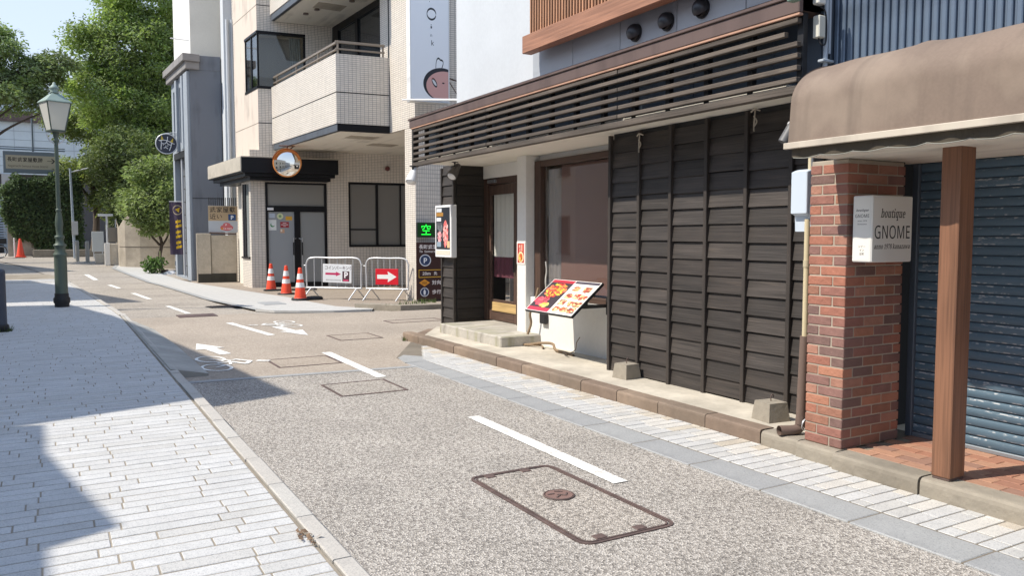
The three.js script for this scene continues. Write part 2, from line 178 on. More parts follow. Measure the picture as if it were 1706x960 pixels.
// road markings: worn thermoplastic paint
// ---------- canvas prints ----------
function print(w, h, ppm, draw, opt = {}) { const c = document.createElement('canvas'); c.width = Math.round(w * ppm); c.height = Math.round(h * ppm); const x = c.getContext('2d'); x.scale(c.width, c.height); draw(x, w / h); const t = new THREE.CanvasTexture(c); t.colorSpace = THREE.SRGBColorSpace; t.anisotropy = 8; return mat({ map: t, roughness: .45, ...opt }); }
function quad(w, h) { return new THREE.PlaneGeometry(w, h); }
const G = {
  '空': [[50, 5, 50, 16], [12, 18, 88, 18], [12, 18, 12, 30], [88, 18, 88, 30], [38, 20, 34, 35, 18, 48], [60, 20, 62, 40, 85, 40], [22, 58, 78, 58], [50, 58, 50, 90], [10, 90, 90, 90]],
  '武': [[15, 18, 60, 18], [5, 38, 95, 38], [62, 5, 66, 50, 80, 85, 92, 90, 94, 75], [75, 10, 86, 20], [35, 50, 35, 88], [35, 65, 55, 65], [18, 55, 18, 90], [8, 92, 60, 82]],
  '家': [[50, 3, 50, 12], [10, 15, 90, 15], [10, 15, 10, 30], [90, 15, 90, 30], [22, 32, 78, 32], [55, 32, 20, 55], [45, 42, 58, 65, 55, 92, 42, 90], [50, 55, 15, 80], [55, 68, 20, 95], [85, 42, 60, 58], [58, 58, 92, 92]],
  '屋': [[15, 10, 85, 10], [85, 10, 85, 32], [15, 32, 85, 32], [15, 10, 15, 50, 5, 95], [25, 46, 90, 46], [45, 46, 32, 62, 80, 60], [72, 52, 85, 64], [28, 76, 88, 76], [58, 64, 58, 94], [20, 94, 95, 94]],
  '敷': [[5, 15, 52, 15], [28, 3, 28, 58], [10, 28, 48, 28, 48, 56, 10, 56, 10, 28], [10, 42, 48, 42], [42, 4, 50, 12], [5, 66, 55, 66], [30, 60, 28, 80, 8, 95], [25, 76, 48, 76, 44, 95, 36, 92], [68, 5, 60, 30], [64, 22, 95, 22], [85, 22, 76, 60, 55, 95], [64, 35, 78, 70, 97, 95]],
  '近': [[12, 8, 22, 18], [5, 38, 20, 38, 20, 75, 8, 85], [20, 75, 40, 90, 95, 92], [85, 5, 50, 15], [50, 15, 50, 45, 40, 78], [50, 38, 95, 38], [75, 38, 75, 80]],
  'い': [[15, 20, 18, 60, 30, 80, 40, 65], [70, 25, 85, 45, 88, 65]],
  '長': [[30, 5, 30, 55], [30, 5, 80, 5], [30, 22, 75, 22], [30, 38, 75, 38], [8, 55, 95, 55], [30, 55, 30, 92, 50, 85], [50, 55, 65, 80, 95, 95], [85, 62, 65, 75]],
  '町': [[8, 12, 48, 12, 48, 80, 8, 80, 8, 12], [28, 12, 28, 80], [8, 46, 48, 46], [55, 18, 98, 18], [78, 18, 78, 90, 66, 85]],
  '跡': [[10, 8, 40, 8, 40, 32, 10, 32, 10, 8], [25, 32, 25, 85], [25, 55, 42, 55], [10, 50, 10, 88], [5, 92, 45, 82], [70, 3, 70, 18], [48, 20, 98, 20], [65, 20, 60, 60, 48, 92], [80, 20, 80, 90, 70, 86], [55, 40, 48, 60], [90, 40, 97, 60]],
  '先': [[25, 10, 15, 35], [22, 25, 80, 25], [50, 5, 50, 50], [8, 50, 92, 50], [38, 50, 34, 75, 8, 92], [62, 50, 62, 88, 90, 88, 92, 72]],
  '対': [[22, 5, 22, 20], [3, 22, 48, 22], [38, 22, 28, 60, 5, 92], [12, 40, 45, 88], [52, 30, 98, 30], [80, 5, 80, 92, 68, 86], [60, 48, 68, 62]],
  '向': [[45, 3, 35, 18], [12, 20, 88, 20, 88, 92, 76, 88], [12, 20, 12, 95], [34, 42, 66, 42, 66, 70, 34, 70, 34, 42]],
  '車': [[10, 15, 90, 15], [18, 30, 82, 30, 82, 65, 18, 65, 18, 30], [18, 47, 82, 47], [5, 80, 95, 80], [50, 3, 50, 97]],
  'に': [[18, 10, 12, 50, 18, 90], [45, 25, 85, 25], [45, 75, 60, 85, 90, 80]],
  '注': [[12, 8, 25, 18], [5, 35, 18, 45], [8, 92, 28, 60], [60, 3, 70, 14], [38, 25, 95, 25], [42, 55, 92, 55], [32, 92, 98, 92], [66, 25, 66, 92]],
  '歩': [[50, 3, 50, 40], [50, 18, 80, 18], [22, 15, 22, 40], [5, 40, 95, 40], [50, 45, 50, 72, 40, 68], [25, 50, 15, 68], [75, 50, 88, 66], [85, 68, 50, 88, 15, 95]],
  '行': [[30, 5, 8, 30], [32, 30, 8, 58], [22, 48, 22, 95], [45, 15, 92, 15], [40, 40, 98, 40], [75, 40, 75, 92, 62, 86]],
  '者': [[20, 18, 75, 18], [48, 3, 48, 40], [5, 40, 95, 40], [85, 8, 50, 50, 5, 68], [32, 55, 80, 55, 80, 95, 32, 95, 32, 55], [32, 75, 80, 75]],
  '優': [[22, 3, 5, 45], [15, 30, 15, 95], [32, 8, 95, 8], [45, 16, 85, 16, 85, 42, 45, 42, 45, 16], [45, 29, 85, 29], [30, 50, 96, 50], [40, 58, 45, 66], [62, 55, 62, 64, 80, 64], [60, 68, 38, 82], [55, 75, 85, 75, 60, 90, 35, 97], [55, 80, 92, 97]],
  'コ': [[15, 18, 82, 18, 82, 85], [15, 85, 82, 85]], 'イ': [[80, 8, 50, 40, 12, 60], [55, 38, 55, 95]], 'ン': [[15, 18, 35, 32], [15, 88, 60, 70, 90, 30]], 'パ': [[35, 30, 28, 60, 8, 88], [60, 30, 75, 55, 90, 88], [80, 8, 90, 8, 90, 18, 80, 18, 80, 8]], 'ー': [[10, 50, 90, 50]],
  'キ': [[15, 35, 80, 25], [10, 62, 92, 52], [42, 5, 60, 95]], 'グ': [[35, 8, 25, 35, 8, 55], [32, 25, 75, 25, 65, 60, 25, 95], [80, 5, 86, 16], [92, 2, 98, 13]],
};
// draw in unit canvas space; asp = width/height of the sign in metres; size is a share of the height
function kana(x, asp, str, x0, y0, size, col, lw = .1, sx = 1, vertical = false) { x.strokeStyle = col; x.lineJoin = 'round'; x.lineCap = 'round'; const w = size / asp * sx; let cx = x0, cy = y0;
  for (const ch of str) { const g = G[ch]; if (g) { x.save(); x.translate(cx, cy); x.scale(w * .92, size * .92); x.lineWidth = lw; for (const s of g) { x.beginPath(); for (let i = 0; i < s.length; i += 2) (i ? x.lineTo : x.moveTo).call(x, s[i] / 100, s[i + 1] / 100); x.stroke(); } x.restore(); } if (vertical) cy += size; else cx += w; } }
function text(x, asp, s, cx, cy, size, col, font = 'bold', fam = 'sans-serif', align = 'center', sx = 1) { x.save(); x.translate(cx, cy); x.scale(size / asp / 100 * sx, size / 100); x.font = `${font} 100px ${fam}`; x.fillStyle = col; x.textAlign = align; x.textBaseline = 'middle'; x.fillText(s, 0, 0); x.restore(); }
function fillR(x, c, a, b, w, h) { x.fillStyle = c; x.fillRect(a, b, w, h); }
function circ(x, asp, c, cx, cy, r, stroke) { x.beginPath(); x.ellipse(cx, cy, r / asp, r, 0, 0, 6.2832); if (stroke) { x.strokeStyle = c; x.lineWidth = stroke; x.stroke(); } else { x.fillStyle = c; x.fill(); } }
function poly(x, c, pts) { x.beginPath(); pts.forEach((p, i) => i ? x.lineTo(...p) : x.moveTo(...p)); x.closePath(); x.fillStyle = c; x.fill(); }

// ================= SETTING: ground, roads, pavements =================
const gy = z => z > -30 ? 0 : z > -50 ? .026 * (-30 - z) : .52;
function strip(left, right, zs, y) { // sheet between two edge functions of z, following the rise of the street
  const q = []; for (let i = 0; i < zs.length - 1; i++) { const a = zs[i], b = zs[i + 1]; q.push([[left(a), y + gy(a), a], [right(a), y + gy(a), a], [right(b), y + gy(b), b], [left(b), y + gy(b), b]]); } return muv(tris(q)); }
const lerpT = t => z => { for (let i = 0; i < t.length - 1; i++) if (z <= t[i][0] && z >= t[i + 1][0]) { const k = (t[i][0] - z) / (t[i][0] - t[i + 1][0]); return t[i][1] + k * (t[i + 1][1] - t[i][1]); } return z > t[0][0] ? t[0][1] : t[t.length - 1][1]; };
const zr = (a, b, n) => Array.from({ length: n + 1 }, (_, i) => a + (b - a) * i / n);
struct('ground', strip(z => -260, z => 260, [80, 20, -10, -30, -34, -38, -42, -46, -50, -80, -400], -.03), M.grey);
{ // near road: wear and old stains vary over the surface
  const q = [], n = 16, m = 90; for (let j = 0; j < m; j++) for (let i = 0; i < n; i++) { const p = (a, b) => { const x = 1.22 + 2.59 * a / n, k = b / m, z = 9 + (-18.30 + .18 * a / n) * k; return [x, 0, z]; }; q.push([p(i, j), p(i + 1, j), p(i + 1, j + 1), p(i, j + 1)].reverse()); }
  const g = muv(tris(q)), P = g.attributes.position, c = []; for (let i = 0; i < P.count; i++) { const x = P.getX(i), z = P.getZ(i); const a = fbm(x / 16 + .5, z / 16 + .5, 16, 16, 4, 501), b = fbm(x / 16 + .5, z / 64 + .5, 40, 20, 3, 502), s = sat((fbm(x / 16 + .5, z / 16 + .5, 30, 30, 3, 503) - .66) * 6); const v = .88 + .16 * a + .10 * (b - .5) - .16 * s; c.push(v, v * .993, v * .98); } g.setAttribute('color', new THREE.Float32BufferAttribute(c, 3)); const mm = M.agg.clone(); mm.vertexColors = true; struct('road', g, mm); }
struct('intersection_road', sheet([[1.05, -9.28], [3.82, -9.06], [4.1, -9.3], [5.2, -10.9], [5.6, -11.3], [30, -11.3], [30, -15.9], [8.6, -15.9], [7.6, -15.9], [6.3, -15.95], [3.9, -16.6], [3.4, -17.0], [1.05, -17.0]], 0), M.beige);
const farL = lerpT([[-17, 1.05], [-22, .85], [-31, .33], [-40, -1.0], [-50, -3.4], [-80, -14]]), farR = lerpT([[-17, 3.5], [-21.1, 3.28], [-27.7, 2.96], [-37.9, 2.15], [-44, 3.2], [-50, 8], [-80, 20]]);
struct('far_road', strip(farL, farR, [-17, -19, -21.1, -24, -27.7, -30, -34, -38, -41, -44, -47, -50, -62, -80], -.002), M.grey);
struct('crossing_strip', sheet([[1.24, -9.20], [3.84, -8.98], [3.84, -9.10], [1.24, -9.33]], .004), M.edge);

// ---- left pavement: long thin granite setts laid across the walk ----
{ const g = structGroup('left_pavement');
  const edge = lerpT([[10, 1.075], [-16.5, 1.075], [-18, 1.02], [-22, .82], [-31, .30], [-40, -1.05], [-50, -3.45]]);
  part(g, 'mortar_bed', merge([muv(tris(zr(9, -34, 60).slice(0, -1).map((z, i) => { const b = zr(9, -34, 60)[i + 1]; return [[-9, .0865 + gy(z), z], [edge(z), .0865 + gy(z), z], [edge(b), .0865 + gy(b), b], [-9, .0865 + gy(b), b]]; }))), muv(tris([[[-9, .05, -34], [-1, .05, -34], [-3.4, .5, -50], [-9, .5, -50]]]))]), M.mortar);
  srand(21); const list = []; const P = .115;
  for (let z = -2.2; z > -31.5; z -= P) { const x0 = z * .05 - 1.9; let x = edge(z - P / 2) - .012; let first = Math.round(rr(8, 40)) / 100;
    while (x > x0) { const L = first || pick([.21, .31, .42, .42, .53, .64]); first = 0; list.push([x - L, x, z - P, z]); x -= L; } }
  list.sort((a, b) => b[2] - a[2]); const vis = list.filter(p => p[2] < -3.0 && p[1] > p[2] * .05 - .25); const near = new Set(vis.slice(0, 300)); const rest = [[], [], [], []]; const lens = {};
  for (const p of list) { const L = p[1] - p[0], y = .078 + rr(-.0012, .0012), t = rr(-.002, .002); const mi = Math.floor(rnd() * 4);
    if (near.has(p)) { const k = Math.round(L * 100) + '_' + mi; const geo = lens[k] || (lens[k] = at(cbox(Math.round(L * 100) / 100 - .008, .024, P - .012, .003, 'x', rr(0, 5), rr(0, 5)), 0, 0, 0)); part(g, numbered('sett'), geo, M.granite[mi], [(p[0] + p[1]) / 2, y, (p[2] + p[3]) / 2], [0, 0, t]); }
    else { const h = .012, c = .0045, q = .003, X0 = p[0] + .004, X1 = p[1] - .004, Z0 = p[2] + .006, Z1 = p[3] - .006, yt = y + h + gy((Z0 + Z1) / 2), yb = yt - q, yd = yt - .02; const T = [[X0 + q, yt, Z1 - q], [X1 - q, yt, Z1 - q], [X1 - q, yt, Z0 + q], [X0 + q, yt, Z0 + q]], B = [[X0, yb, Z1], [X1, yb, Z1], [X1, yb, Z0], [X0, yb, Z0]], D = B.map(v => [v[0], yd, v[2]]);
      const qd = [T]; for (let i = 0; i < 4; i++) { const j = (i + 1) % 4; qd.push([B[i], B[j], T[j], T[i]], [D[i], D[j], B[j], B[i]]); } rest[mi].push(muv(tris(qd), 'x', rnd() * 3, rnd() * 3)); } }
  rest.forEach((r, i) => { const m = part(g, numbered('setts_beyond'), merge(r), M.granite[i]); m.userData = { kind: 'stuff' }; });
  // kerb stones with a sloping road face
  const kerbProf = L => { const s = new THREE.Shape(); s.moveTo(0, -.05); s.lineTo(0, .088); s.lineTo(.006, .094); s.lineTo(.088, .094); s.lineTo(.098, .086); s.lineTo(.165, -.004); s.lineTo(.165, -.05); s.closePath(); const e = new THREE.ExtrudeGeometry(s, { depth: L, bevelEnabled: false }); e.translate(0, 0, -L / 2); return muv(e, 'z'); };
  const kg = kerbProf(.642); for (let z = 1.3, i = 0; z > -17.2; z -= .65, i++) part(g, numbered('kerb_stone'), kg, i % 3 ? M.kerbL : tint(M.kerbL, .72, .695, .65), [1.085 + rr(-.003, .003), rr(-.002, .002), z], [0, rr(-.004, .004), 0]);
  for (let z = -17.6; z > -33; z -= 1.3) { const a = edge(z + .65), b = edge(z - .65); const k = part(g, numbered('kerb_stone'), kerbProf(1.29), M.kerbL, [edge(z), gy(z), z]); k.rotation.y = Math.atan2(a - b, 1.3); }
}
// ---- precast kerb ramps on the left ----
{ const poly3 = (z0, z1, o0, o1) => merge([muv(tris([[[1.10, .108, z0], [o0, .028, z0], [o1, .028, z1], [1.10, .108, z1]], [[1.10, -.01, z0], [o0, -.01, z0], [o0, .028, z0], [1.10, .108, z0]], [[o0, -.01, z0], [o1, -.01, z1], [o1, .028, z1], [o0, .028, z0]], [[o1, -.01, z1], [1.1, -.01, z1], [1.1, .108, z1], [o1, .028, z1]]]), 'z')]);
  const lab = ['grey concrete kerb ramp nearest the camera beside the painted bicycle', 'grey concrete kerb ramp in the middle of the row on the left kerb', 'tapering grey concrete kerb ramp at the far end by the lamp post'];
  [[-9.62, -12.1, 1.50, 1.50], [-12.12, -14.6, 1.50, 1.44], [-14.62, -16.7, 1.44, 1.2]].forEach((a, i) => solo('kerb_ramp', lab[i], 'kerb ramp', poly3(...a), i === 1 ? tint(M.ramp, .66, .7, .73) : M.ramp, null, null, 'precast kerb ramps')); }

// ---- right pavement: granite edging, pale setts ----
{ const g = structGroup('right_pavement'); srand(33);
  part(g, 'mortar_bed', slab([[3.80, 9], [4.72, 9], [4.72, -11.15], [4.6, -11.1], [3.86, -9.8], [3.80, -9.2]], -.04, .0065), tint(M.mortar, .34, .315, .28));
  const eg = cbox(.285, .05, .636, .006, 'z'); for (let z = 1.0; z > -9.0; z -= .645) part(g, numbered('edging_stone'), eg, rnd() < .5 ? M.edge : tint(M.edge, .49, .5, .51), [3.938, -.015 + rr(-.001, .001), z - .32]);
  part(g, numbered('edging_stone'), slab([[3.797, -9.34], [4.08, -9.3], [4.19, -9.72], [4.02, -9.95], [3.86, -9.75]], -.03, .010), M.edge);
  const P = .109; const lens = {}; const stain = [[.80, .73, .62], [.84, .79, .71], [.76, .68, .57], [.87, .84, .79]].map(c => mat({ map: granTex, color: rgb(...c), roughness: .85 }));
  for (let z = .4; z > -10.6; z -= P) { const x0 = z < -9.4 ? 4.09 + (-9.4 - z) * .42 : 4.09; let x = 4.725; let first = Math.round(rr(7, 24)) / 100; while (x > x0 + .03) { let L = first || pick([.17, .2, .23, .27, .31]); first = 0; if (x - L < x0 + .07) L = x - x0; const q = Math.round(L * 100) / 100, mi = Math.floor(rnd() * 4), k = q + '_' + mi; const geo = lens[k] || (lens[k] = cbox(Math.max(.03, q - .008), .03, P - .010, .003, 'x', rr(0, 5), rr(0, 5))); part(g, numbered('sett'), geo, x > 4.6 && rnd() < .75 ? stain[mi] : x > 4.42 && rnd() < .35 ? stain[3] : M.granite[mi], [x - L / 2, -.004 + rr(-.001, .001), z - P / 2]); x -= L; } }
}
// ---- platform kerb of the restaurant and the shop ----
{ const g = structGroup('shop_kerb'); srand(5);
  part(g, 'concrete_apron', slab([[4.79, -3.96], [5.35, -3.96], [7, -3.96], [7, -11.9], [5.4, -11.9], [4.92, -11.2], [4.79, -11.0]], -.05, .121), M.conc);
  const kp = (L, y, w, r = .025) => { const s = new THREE.Shape(); s.moveTo(0, -.06); s.lineTo(0, y - r); s.quadraticCurveTo(0, y, r, y); s.lineTo(w, y); s.lineTo(w, -.06); s.closePath(); const e = new THREE.ExtrudeGeometry(s, { depth: L, bevelEnabled: false, curveSegments: 3 }); e.translate(0, 0, -L / 2); return muv(e, 'z', rr(0, 2), rr(0, 2)); };
  const kg = [kp(.592, .122, .145), kp(.592, .124, .145), kp(.592, .12, .145)]; let i = 0;
  for (let z = -4.3; z > -10.9; z -= .6, i++) part(g, numbered('kerb_stone'), kg[i % 3], M.kerbBrown[i % 3], [4.64 + rr(-.004, .004), 0, z - .3], [0, rr(-.004, .004), 0]);
  part(g, numbered('kerb_stone'), slab([[4.645, -10.92], [4.785, -10.92], [4.9, -11.2], [5.25, -11.62], [5.16, -11.72], [4.78, -11.28]], -.05, .118), M.kerbBrown[0]);
  const kc = [[-4.28, -3.94, 4.625], [-3.93, -3.6, 4.60], [-3.59, -2.96, 4.56], [-2.95, -1.6, 4.56], [-1.59, .2, 4.56]]; for (const [a, b, x] of kc) part(g, numbered('kerb_stone'), kp(b - a - .006, .121, .17, .04), M.concD, [x, 0, (a + b) / 2]);
  part(g, 'floor_bed', slab([[4.72, -3.93], [5.6, -3.93], [5.6, 0.3], [4.72, .3]], -.05, .112), M.mortar);
  const tm = [[.40, .205, .15], [.36, .19, .145], [.46, .27, .2], [.42, .25, .19], [.33, .2, .165]].map(c => mat({ map: concTex, color: rgb(...c.map(x => x * 1.6)), roughness: .8 }));
  const tg = cbox(.101, .02, .206, .003, 'z'); for (let a = 0; a < 8; a++) for (let b = 0; b < 17; b++) { const x = 4.785 + a * .107, z = -3.52 + b * .212 + (a % 2) * .106; if (z > .1) continue; part(g, numbered('floor_tile'), tg, pick(tm), [x, .112 + rr(-.001, .001), z]); }
}
// ---- far side pavement and forecourt ----
{ const g = structGroup('far_pavement');
  const lo = lerpT([[-17.6, 3.73], [-21.1, 3.28], [-27.7, 2.96], [-37.9, 2.15], [-44, 2.9]]), hi = lerpT([[-17.6, 5.5], [-19, 5.35], [-21.3, 5.2], [-24.3, 4.72], [-28.4, 4.12], [-35.3, 3.49], [-44, 2.95]]);
  part(g, 'forecourt', merge([slab([[5.1, -17.2], [6.4, -16.8], [6.9, -16.2], [12, -16.2], [12, -26], [4.2, -30], [4.0, -29], [4.9, -22]], -.04, .012), muv(tris([[[3.2, .01, -38], [4.2, .01, -30], [12, .01, -30], [12, .2, -38]]]))]), tint(M.beige, .86, .84, .82));
  const zs = [-17.6, -19, -21.1, -24.3, -27.7, -30, -33, -35.3, -38, -41, -44];
  part(g, 'paved_strip', merge([strip(lo, hi, zs, .014), muv(tris([[[3.73, .014, -17.6], [4.0, .014, -17.05], [4.45, .014, -16.75], [5.1, .014, -16.42], [5.9, .014, -16.35], [6.05, .014, -16.7], [5.5, .014, -17.6]]])), muv(tris([[[3.73, -.02, -17.6], [4.0, -.02, -17.05], [4.0, .03, -17.05], [3.73, .03, -17.6]], [[4.0, -.02, -17.05], [4.45, -.02, -16.75], [4.45, .03, -16.75], [4.0, .03, -17.05]], [[4.45, -.02, -16.75], [5.1, -.02, -16.42], [5.1, .03, -16.42], [4.45, .03, -16.75]], [[5.1, -.02, -16.42], [5.9, -.02, -16.35], [5.9, .03, -16.35], [5.1, .03, -16.42]]]))]), M.granite[1]);
  part(g, 'edging', merge([strip(z => lo(z) - .02, z => lo(z) + .14, zs, .018)]), M.edge);
  part(g, 'edging', slab([[5.75, -17.05], [6.45, -16.1], [7.4, -15.95], [12, -15.9], [12, -16.15], [7.5, -16.2], [6.6, -16.35], [6.0, -17.15]], -.04, .10), M.concD);
}
// ---- painted markings (worn white paint, 4 mm proud) ----
const paintTex = tex(512, 1.3, (u, v) => { const n = fbm(u, v, 9, 9, 5, 101), m = fbm(u, v, 90, 90, 2, 102); const w = sat((n * .7 + m * .55 - .70) * 8); return mix([.80, .795, .76], [.44, .41, .37], w * .75); });
M.paint = mat({ map: paintTex, roughness: .75 });
{ const dash = (p, lab) => solo('road_dash', lab, 'road marking', sheet(p, p.y || .006), M.paint, null, null, 'centre line dashes');
  const D = [[[3.12, -6.25], [3.235, -6.25], [3.20, -4.08], [3.085, -4.08], 'white painted centre line dash beside the large framed manhole'], [[3.14, -10.74], [3.27, -10.74], [3.24, -8.53], [3.12, -8.53], 'white painted centre line dash crossing the granite strip'], [[2.70, -15.28], [2.82, -15.28], [3.07, -13.05], [2.95, -13.05], 'white painted centre line dash between the two bicycle symbols'], [[2.17, -19.65], [2.28, -19.65], [2.43, -17.52], [2.32, -17.52], 'white painted centre line dash just past the intersection'], [[1.84, -24.6], [1.96, -24.6], [2.14, -22.0], [2.02, -22.0], 'white painted centre line dash below the far building, fifth from the camera'], [[1.49, -29.1], [1.62, -29.1], [1.78, -27.0], [1.66, -27.0], 'white painted centre line dash, second farthest of the row']];
  for (const d of D) dash(d.slice(0, 4), d[4]);
  solo('road_dash', 'white painted centre line dash, farthest of the row', 'road marking', muv(tris([[[1.20, gy(-31.6) + .01, -31.6], [1.36, gy(-31.6) + .01, -31.6], [1.16, gy(-34.5) + .01, -34.5], [1.0, gy(-34.5) + .01, -34.5]]])), M.paint, null, null, 'centre line dashes');
  const arrow = (tip, tail, lab) => { const dx = tip[0] - tail[0], dz = tip[1] - tail[1], L = Math.hypot(dx, dz), ux = dx / L, uz = dz / L, nx = -uz, nz = ux; const pt = (a, b) => [tail[0] + ux * a * L + nx * b, tail[1] + uz * a * L + nz * b]; solo('road_arrow', lab, 'road marking', sheet([pt(0, .075), pt(.5, .075), pt(.5, .20), pt(1, 0), pt(.5, -.20), pt(.5, -.075), pt(0, -.075)], .006), M.paint, null, null, 'bicycle lane arrows'); };
  arrow([1.80, -12.55], [1.98, -11.25], 'white painted arrow pointing away, next to the near bicycle symbol'); arrow([3.52, -12.75], [3.36, -14.25], 'white painted arrow pointing to the camera, next to the far bicycle symbol');
  // bicycle with rider, drawn in local metres: x across the lane, y along it
  const bike = (o, u, w, s, lab) => { const pt = (a, b) => [o[0] + u[0] * a * s + w[0] * b * s, o[1] + u[1] * a * s + w[1] * b * s]; const P = (l, t) => { const q = []; for (let i = 0; i < l.length - 1; i++) { const A = pt(...l[i]), B = pt(...l[i + 1]); const dx = B[0] - A[0], dz = B[1] - A[1], L = Math.hypot(dx, dz), nx = -dz / L * t / 2, nz = dx / L * t / 2, ex = dx / L * t * .3, ez = dz / L * t * .3; const y = .0062 + q.length * .00004; q.push([[A[0] + nx - ex, y, A[1] + nz - ez], [B[0] + nx + ex, y, B[1] + nz + ez], [B[0] - nx + ex, y, B[1] - nz + ez], [A[0] - nx - ex, y, A[1] - nz - ez]].reverse()); } return muv(tris(q)); };
    const ring = (cx, cy, r) => P(Array.from({ length: 25 }, (_, i) => [cx + r * Math.cos(i * Math.PI / 12), cy + r * Math.sin(i * Math.PI / 12)]), .04);
    const t = thing('bicycle_marking', lab, 'road marking', [0, 0, 0], 0, 'bicycle symbols on the road'); part(t, 'wheel', ring(-.36, 0, .26), M.paint); part(t, 'wheel', ring(.36, 0, .26), M.paint);
    part(t, 'frame', at(P([[-.36, 0], [-.10, .30], [.2, .32], [.36, 0], [.24, .42], [.32, .46]], .035), 0, .001, 0), M.paint); part(t, 'rider', at(merge([P([[.30, .46], [.12, .70], [-.10, .58], [.08, .34], [.0, .1]], .06), P([[.1, 1.02], [.13, .86]], .09)]), 0, .002, 0), M.paint); };
  bike([1.70, -10.5], [.06, -1.0], [.62, .22], 1.0, 'white painted bicycle symbol half in shade by the left kerb'); bike([3.66, -14.6], [-.05, 1], [-.70, -.20], .9, 'white painted bicycle symbol in the sun at the far side of the intersection');
}
// ---- covers in the road ----
{ const frameG = (x0, x1, z0, z1, t, r) => { const s = new THREE.Shape(), rrx = (S, a, b, c, d, q) => { S.moveTo(a + q, c); S.lineTo(b - q, c); S.quadraticCurveTo(b, c, b, c + q); S.lineTo(b, d - q); S.quadraticCurveTo(b, d, b - q, d); S.lineTo(a + q, d); S.quadraticCurveTo(a, d, a, d - q); S.lineTo(a, c + q); S.quadraticCurveTo(a, c, a + q, c); }; rrx(s, x0, x1, -z1, -z0, r); const h = new THREE.Path(); rrx(h, x0 + t, x1 - t, -z1 + t, -z0 - t, Math.max(.005, r - t)); s.holes.push(h); const g = new THREE.ExtrudeGeometry(s, { depth: .012, bevelEnabled: false, curveSegments: 4 }); g.rotateX(-Math.PI / 2); return muv(g); };
  const big = thing('manhole_cover', 'large oblong manhole with rusty frame and small round lid in the near road', 'manhole', [0, -.006, 0], 0, 'infilled road covers');
  part(big, 'frame', frameG(2.325, 2.965, -4.665, -3.315, .020, .09), M.rust); part(big, 'frame', frameG(2.352, 2.938, -4.638, -3.342, .010, .075), M.rust); part(big, 'infill', at(sheet([[2.37, -4.62], [2.92, -4.62], [2.92, -3.36], [2.37, -3.36]], .009), 0, 0, 0), tint(M.agg, .96, .935, .90));
  for (const [x, z] of [[2.47, -4.61], [2.74, -4.61], [2.47, -3.385], [2.74, -3.385]]) { const l = part(big, 'hinge_lug', cbox(.07, .014, .055, .003), M.rust, [x, .008, z]); }
  const lid = part(big, 'round_lid', (() => { const g = new THREE.CylinderGeometry(.085, .085, .014, 40); return muv(g); })(), mat({ map: dirtTex, color: rgb(.24, .15, .13), roughness: .6, metalness: .2 }), [2.655, .010, -4.06]); part(lid, 'lid_ring', new THREE.TorusGeometry(.093, .006, 6, 40).rotateX(Math.PI / 2), M.rust, [0, .003, 0]);
  for (const [a, r, l] of [[.5, .045, .05], [2.2, .04, .06], [3.6, .05, .045], [5.2, .05, .05], [1.4, .02, .05]]) part(lid, 'raised_mark', cbox(l, .006, .011, .001), M.rust, [r * Math.cos(a), .009, r * Math.sin(a)], [0, a * 1.7, 0]);
  const cov = (x0, x1, z0, z1, lab, infill, t = .03) => { const g = thing('manhole_cover', lab, 'manhole', [0, -.007, 0], 0, 'infilled road covers'); part(g, 'frame', frameG(x0, x1, z0, z1, t, .02), M.rust); part(g, 'infill', sheet([[x0 + t, z0 + t], [x1 - t, z0 + t], [x1 - t, z1 - t], [x0 + t, z1 - t]], .0095), infill); };
  cov(2.44, 3.16, -8.41, -7.68, 'square infilled manhole just in front of the granite strip', tint(M.agg, .97, .95, .92)); cov(2.33, 3.13, -10.47, -9.75, 'square infilled manhole next to the near bicycle symbol', tint(M.beige, .96, .95, .94)); cov(3.76, 4.46, -12.58, -11.85, 'square infilled manhole in the middle of the intersection', tint(M.beige, .97, .96, .95)); cov(5.35, 6.4, -14.25, -13.75, 'narrow infilled manhole near the tiled pillar of the parking entry', tint(M.beige, .93, .92, .92), .035);
  cov(4.14, 4.5, -3.83, -3.22, 'small square frame set among the pale setts by the brick pillar', M.granite[1], .014);
  const lid2 = solo('round_cover', 'small round rusty cover in the setts at the bottom right', 'manhole', muv(new THREE.CylinderGeometry(.05, .05, .012, 24)), M.rust, [4.42, .010, -2.2]);
  const gr = thing('drain_grate', 'black slotted drain grate in the far road by the paved strip', 'drain', [3.28, .0, -18.9], .1); part(gr, 'frame', box(.62, .012, .5), M.black, [0, .004, 0]); for (let i = 0; i < 9; i++) part(gr, 'bar', box(.03, .014, .42), M.rust, [-.26 + i * .065, .008, 0]);
  solo('cover_plate', 'dark steel plate lying at the seam past the intersection', 'cover plate', cbox(.72, .01, .55, .003), tint(M.rust, .9, .9, .95), [2.46, .006, -17.0]); solo('cover_plate', 'pale grey access plate in the far paved strip before the cones', 'cover plate', cbox(.5, .01, .8, .003), tint(M.edge, .5, .52, .54), [4.42, .019, -19.1]);
}

